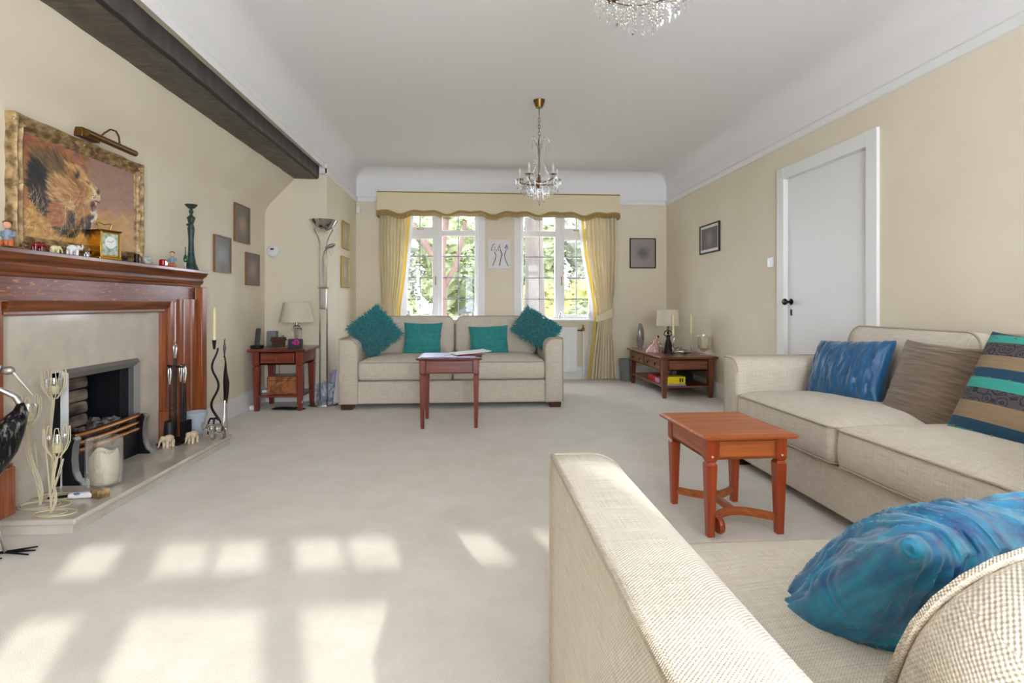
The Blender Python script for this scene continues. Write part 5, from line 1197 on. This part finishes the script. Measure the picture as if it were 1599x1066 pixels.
for x, y, lab in ((2.125, 5.575, 'cream taper candle in clear glass holder just right of the lamp shade'), (2.44, 5.86, 'cream taper candle in clear glass holder left of the goblet candle')):
    hh = make('glass_candlestick', G().lathe([(.035, 0), (.034, .004), (.008, .014), (.006, .05), (.012, .07), (.007, .09), (.006, .15), (.014, .175), (.013, .20)], 18), 'solid_glass'); tag(hh, lab.replace('cream taper candle in clear', 'clear').replace('holder', 'candlestick'), 'candlestick', 'glass candlesticks on the coffee table', loc=(x, y, CZ))
    c = make('taper_candle', G().lathe([(.010, 0), (.0115, .02), (.009, .21), (.003, .225), (0, .228)], 14), 'wax_yellow'); tag(c, lab, 'candle', 'taper candles on the coffee table', loc=(x, y, CZ+.20))
o = make('glass_goblet', G().lathe([(.05, 0), (.048, .004), (.008, .012), (.008, .035), (.03, .045), (.068, .075), (.072, .11), (.078, .21), (.076, .21), (.070, .11), (.06, .08), (0, .055)], 32, cap=False), 'vessel_glass'); tag(o, 'footed clear glass bowl holding a thick cream candle', 'candle holder', loc=(2.44, 5.52, CZ))
o = make('pillar_candle', candle_g(.056, .13), 'wax_yellow'); tag(o, 'thick cream candle in the footed glass bowl', 'candle', loc=(2.44, 5.52, CZ+.068))
g = G()
for k in range(5):
    a = 2*pi*k/5+.4; g.tube([(0, 0, .012), (.06*cos(a), .06*sin(a), .022), (.12*cos(a), .12*sin(a), .012)], [.014, .010, .003], 8)
o = make('starfish_ornament', g, 'steel', merge=False, sharp=70); tag(o, 'silver starfish lying on the coffee table behind the candle bowl', 'ornament', loc=(2.30, 5.68, CZ))
g = G()
for k in range(46): g.octa((.0+.07*sin(k*.35), -.28+.56*k/46, .012+.016*abs(sin(k*.9))), .011)
for k in range(40): g.octa((.05+.03*sin(k*.5), -.25+.5*k/40, .03+.012*abs(sin(k*1.3))), .010)
o = make('bead_garland', g, 'crystal', sharp=0, merge=False); tag(o, 'string of clear glass beads along the back of the coffee table', 'garland', loc=(2.30, 6.20, CZ), kind='stuff')
for lab, nm, loc, sx, sy, sz, m in [
    ('flat red game box on the low shelf of the coffee table, farthest of the boxes', 'game_box', (2.07, 5.86, .125), .16, .26, .055, 'red_card'),
    ('pink and lilac box on the low shelf between the red and yellow boxes', 'game_box', (2.05, 5.66, .125), .14, .12, .05, 'pink_card'),
    ('bright yellow box on the low shelf of the coffee table', 'game_box', (2.09, 5.475, .141), .20, .14, .075, 'yellow_card'),
    ('pale lilac book under the yellow box on the low shelf', 'book', (2.09, 5.475, .125), .21, .15, .014, 'lilac_card'),
    ('black box at the back of the low shelf under the coffee table', 'storage_box', (2.32, 5.85, .125), .15, .30, .12, 'black')]:
    o = make(nm, G().box(-sx/2, sx/2, -sy/2, sy/2, 0, sz), m, bevel=.002); tag(o, lab, 'book' if nm == 'book' else 'box', loc=loc)
    if m == 'yellow_card': 
        for x in (.045, .07): make('black_marks', G().box(x-.008, x+.008, -.0715, -.0695, .02, .06), 'black', o, sharp=0)
g = G()
for k in range(12): g.tube([(0, -.3+.6*k/11, 0), (0, -.3+.6*k/11, .15)], .003, 6)
g.tube([(0, -.3, 0), (0, .3, 0)], .004).tube([(0, -.3, .15), (0, .3, .15)], .004)
tag(make('wire_rack', g, 'steel', merge=False), 'upright wire rack behind the boxes under the coffee table', 'rack', loc=(2.20, 6.0, .13))
o = make('waste_bin', G().lathe([(.075, 0), (.08, .004), (.10, .27), (.104, .275), (.096, .275), (.074, .02), (0, .015)], 36), 'bin_grey'); tag(o, 'grey round waste bin between the right curtain and the coffee table', 'bin', loc=(1.945, 6.66, 0))
# china cats on the window sills
def cat(label, loc, s=1, rz=0):
    g = G().ell((0, 0, .035), (.028, .024, .035), 12, 8).ell((0, -.01, .08), (.018, .017, .017), 10, 8).ell((.03, 0, .015), (.03, .01, .01), 8, 5)
    for x in (-.011, .011): g.tube([(x, -.01, .09), (x*1.2, -.01, .108)], [.007, .001], 6)
    o = make('china_cat', g, 'ceramic_white', sharp=80, merge=False); o.scale = (s, s, s); tag(o, label, 'ornament', 'white china ornaments on the window sills', loc=loc, rz=rz)
cat('white china cat at the left end of the left window sill', (-.80, 6.84, .772), 1.15); cat('white china cat at the right end of the left window sill', (.0, 6.84, .772), 1)
cat('white china cat on the right window sill beside the shaggy cushion', (1.12, 6.84, .772), .95, 1); cat('larger white china cat at the right end of the right window sill', (1.50, 6.84, .772), 1.25, 2)

# ------------------------------------------------------------------ chandeliers
def chandelier(label, loc, drop, rz=0, seed=1):
    o = thing('chandelier', label, 'chandelier', loc, rz, 'crystal chandeliers')      # origin at the ceiling
    make('ceiling_cup', G().lathe([(.048, 0), (.046, -.01), (.030, -.055), (.028, -.06), (0, -.06)][::-1], 28), 'old_brass', o)
    zb = -drop   # level of the arms
    g = G(); z = -.06; k = 0
    g.tube([(0, 0, -.06), (0, 0, -.12)], .004)
    z = -.12
    while z > zb+.36:
        lp = [(.008*cos(t), 0, z-.014+.018*sin(t)) if k % 2 else (0, .008*cos(t), z-.014+.018*sin(t)) for t in [2*pi*i/10 for i in range(10)]]
        g.tube(lp, .0022, 5, True); z -= .028; k += 1
    make('chain', g, 'old_brass', o, merge=False, sharp=70)
    make('stem', G().lathe([(.006, zb+.37), (.012, zb+.33), (.008, zb+.30), (.012, zb+.28), (.007, zb+.22), (.009, zb+.06), (.014, zb+.045), (.012, zb+.03), (.02, zb+.01), (.026, zb-.01), (.014, zb-.035), (.0, zb-.045)][::-1], 20), 'old_brass', o)
    make('glass_column', G().lathe([(.036, zb+.30), (.022, zb+.29), (.026, zb+.20), (.050, zb+.07), (.046, zb+.06)][::-1], 20, cap=False), 'vessel_glass', o)
    for k in range(8):
        a = 2*pi*k/8
        make('top_frond', G().tube([(.015*cos(a), .015*sin(a), zb+.29), (.045*cos(a), .045*sin(a), zb+.36), (.072*cos(a), .072*sin(a), zb+.375), (.092*cos(a), .092*sin(a), zb+.33), (.094*cos(a), .094*sin(a), zb+.25)], [.005, .005, .0045, .004, .0035], 5), 'crystal', o)
    bead = G(); bead.octa((0, 0, 0), .0052, .0062)
    def beads(pts, r=.0052):
        g = G()
        for p in pts: g.octa(p, r, r*1.15)
        return g
    def arc(p, q, sag, n_): return [(p[0]+(q[0]-p[0])*t, p[1]+(q[1]-p[1])*t, p[2]+(q[2]-p[2])*t-sag*4*t*(1-t)) for t in [(i+.5)/n_ for i in range(n_)]]
    NA = 5; tips = []
    for k in range(NA):
        a = 2*pi*k/NA+.3; c, s = cos(a), sin(a); tip = (.165*c, .165*s, zb+.02)
        tips.append(tip)
        arm = make('arm', G().tube([(.02*c, .02*s, zb-.01), (.09*c, .09*s, zb-.005), (.155*c, .155*s, zb+.008), (.165*c, .165*s, zb+.02)], [.009, .008, .007, .009], 8), 'old_brass', o)
        make('drip_pan', G().lathe([(.008, zb+.02), (.030, zb+.032), (.036, zb+.044), (.034, zb+.044), (.006, zb+.028)], 14, (.165*c, .165*s, 0), cap=False), 'crystal', arm)
        make('candle_sleeve', G().lathe([(.010, zb+.03), (.010, zb+.08)], 12, (.165*c, .165*s, 0)), 'bulb', arm)
        make('bulb', G().lathe([(.006, zb+.08), (.013, zb+.10), (.011, zb+.115), (.003, zb+.135), (0, zb+.137)], 14, (.165*c, .165*s, 0)), 'bulb', arm)
        g = beads([(.165*c+.032*cos(b), .165*s+.032*sin(b), zb+.03-.012*j) for b in [2*pi*i/7 for i in range(7)] for j in range(3)])
        for i in range(3): b = 2.1*i; g.octa((.165*c+.03*cos(b), .165*s+.03*sin(b), zb-.025), .007, .017)
        q = make('pan_beads', g, 'crystal', arm, sharp=0, merge=False); q['kind'] = 'stuff'
    for k in range(NA):
        p, q = tips[k], tips[(k+1) % NA]; p = (p[0], p[1], zb+.01); q = (q[0], q[1], zb+.01)
        make('bead_swag', beads(arc(p, q, .045, 17)), 'crystal', o, sharp=0, merge=False)
        c, s = p[0]/.165, p[1]/.165
        make('bead_swag', beads(arc((.165*c, .165*s, zb+.01), (.02*c, .02*s, zb-.06), .07, 15)), 'crystal', o, sharp=0, merge=False)
        make('bead_swag', beads(arc((.03*c, .03*s, zb+.20), (.165*c, .165*s, zb+.04), .05, 16), .0045), 'crystal', o, sharp=0, merge=False)
    for R1, n1, z1, l1 in ((.155, 20, -.005, .05), (.125, 16, -.015, .07), (.085, 12, -.02, .095), (.045, 8, -.03, .115)):
        for k in range(n1):
            a = 2*pi*k/n1; x, y = R1*cos(a), R1*sin(a); m_ = int(l1/.012)
            g = beads([(x, y, zb+z1-.012*j) for j in range(m_)], .0046); g.octa((x, y, zb+z1-.012*m_-.010), .006, .016)
            make('bead_drop', g, 'crystal', o, sharp=0, merge=False)
    make('end_drop', G().octa((0, 0, zb-.165), .009, .024), 'crystal', o, sharp=0)
    make('ring', G().tube([(.128*cos(2*pi*k/40), .128*sin(2*pi*k/40), zb-.008) for k in range(40)], .0022, 6, True), 'old_brass', o)
    return o
chandelier('crystal chandelier with brass chain hanging before the windows', (.549, 4.42, 2.65), .685, 0)
chandelier('nearer crystal chandelier cut off by the top of the picture', (.548, 1.70, 2.65), .64, .5)
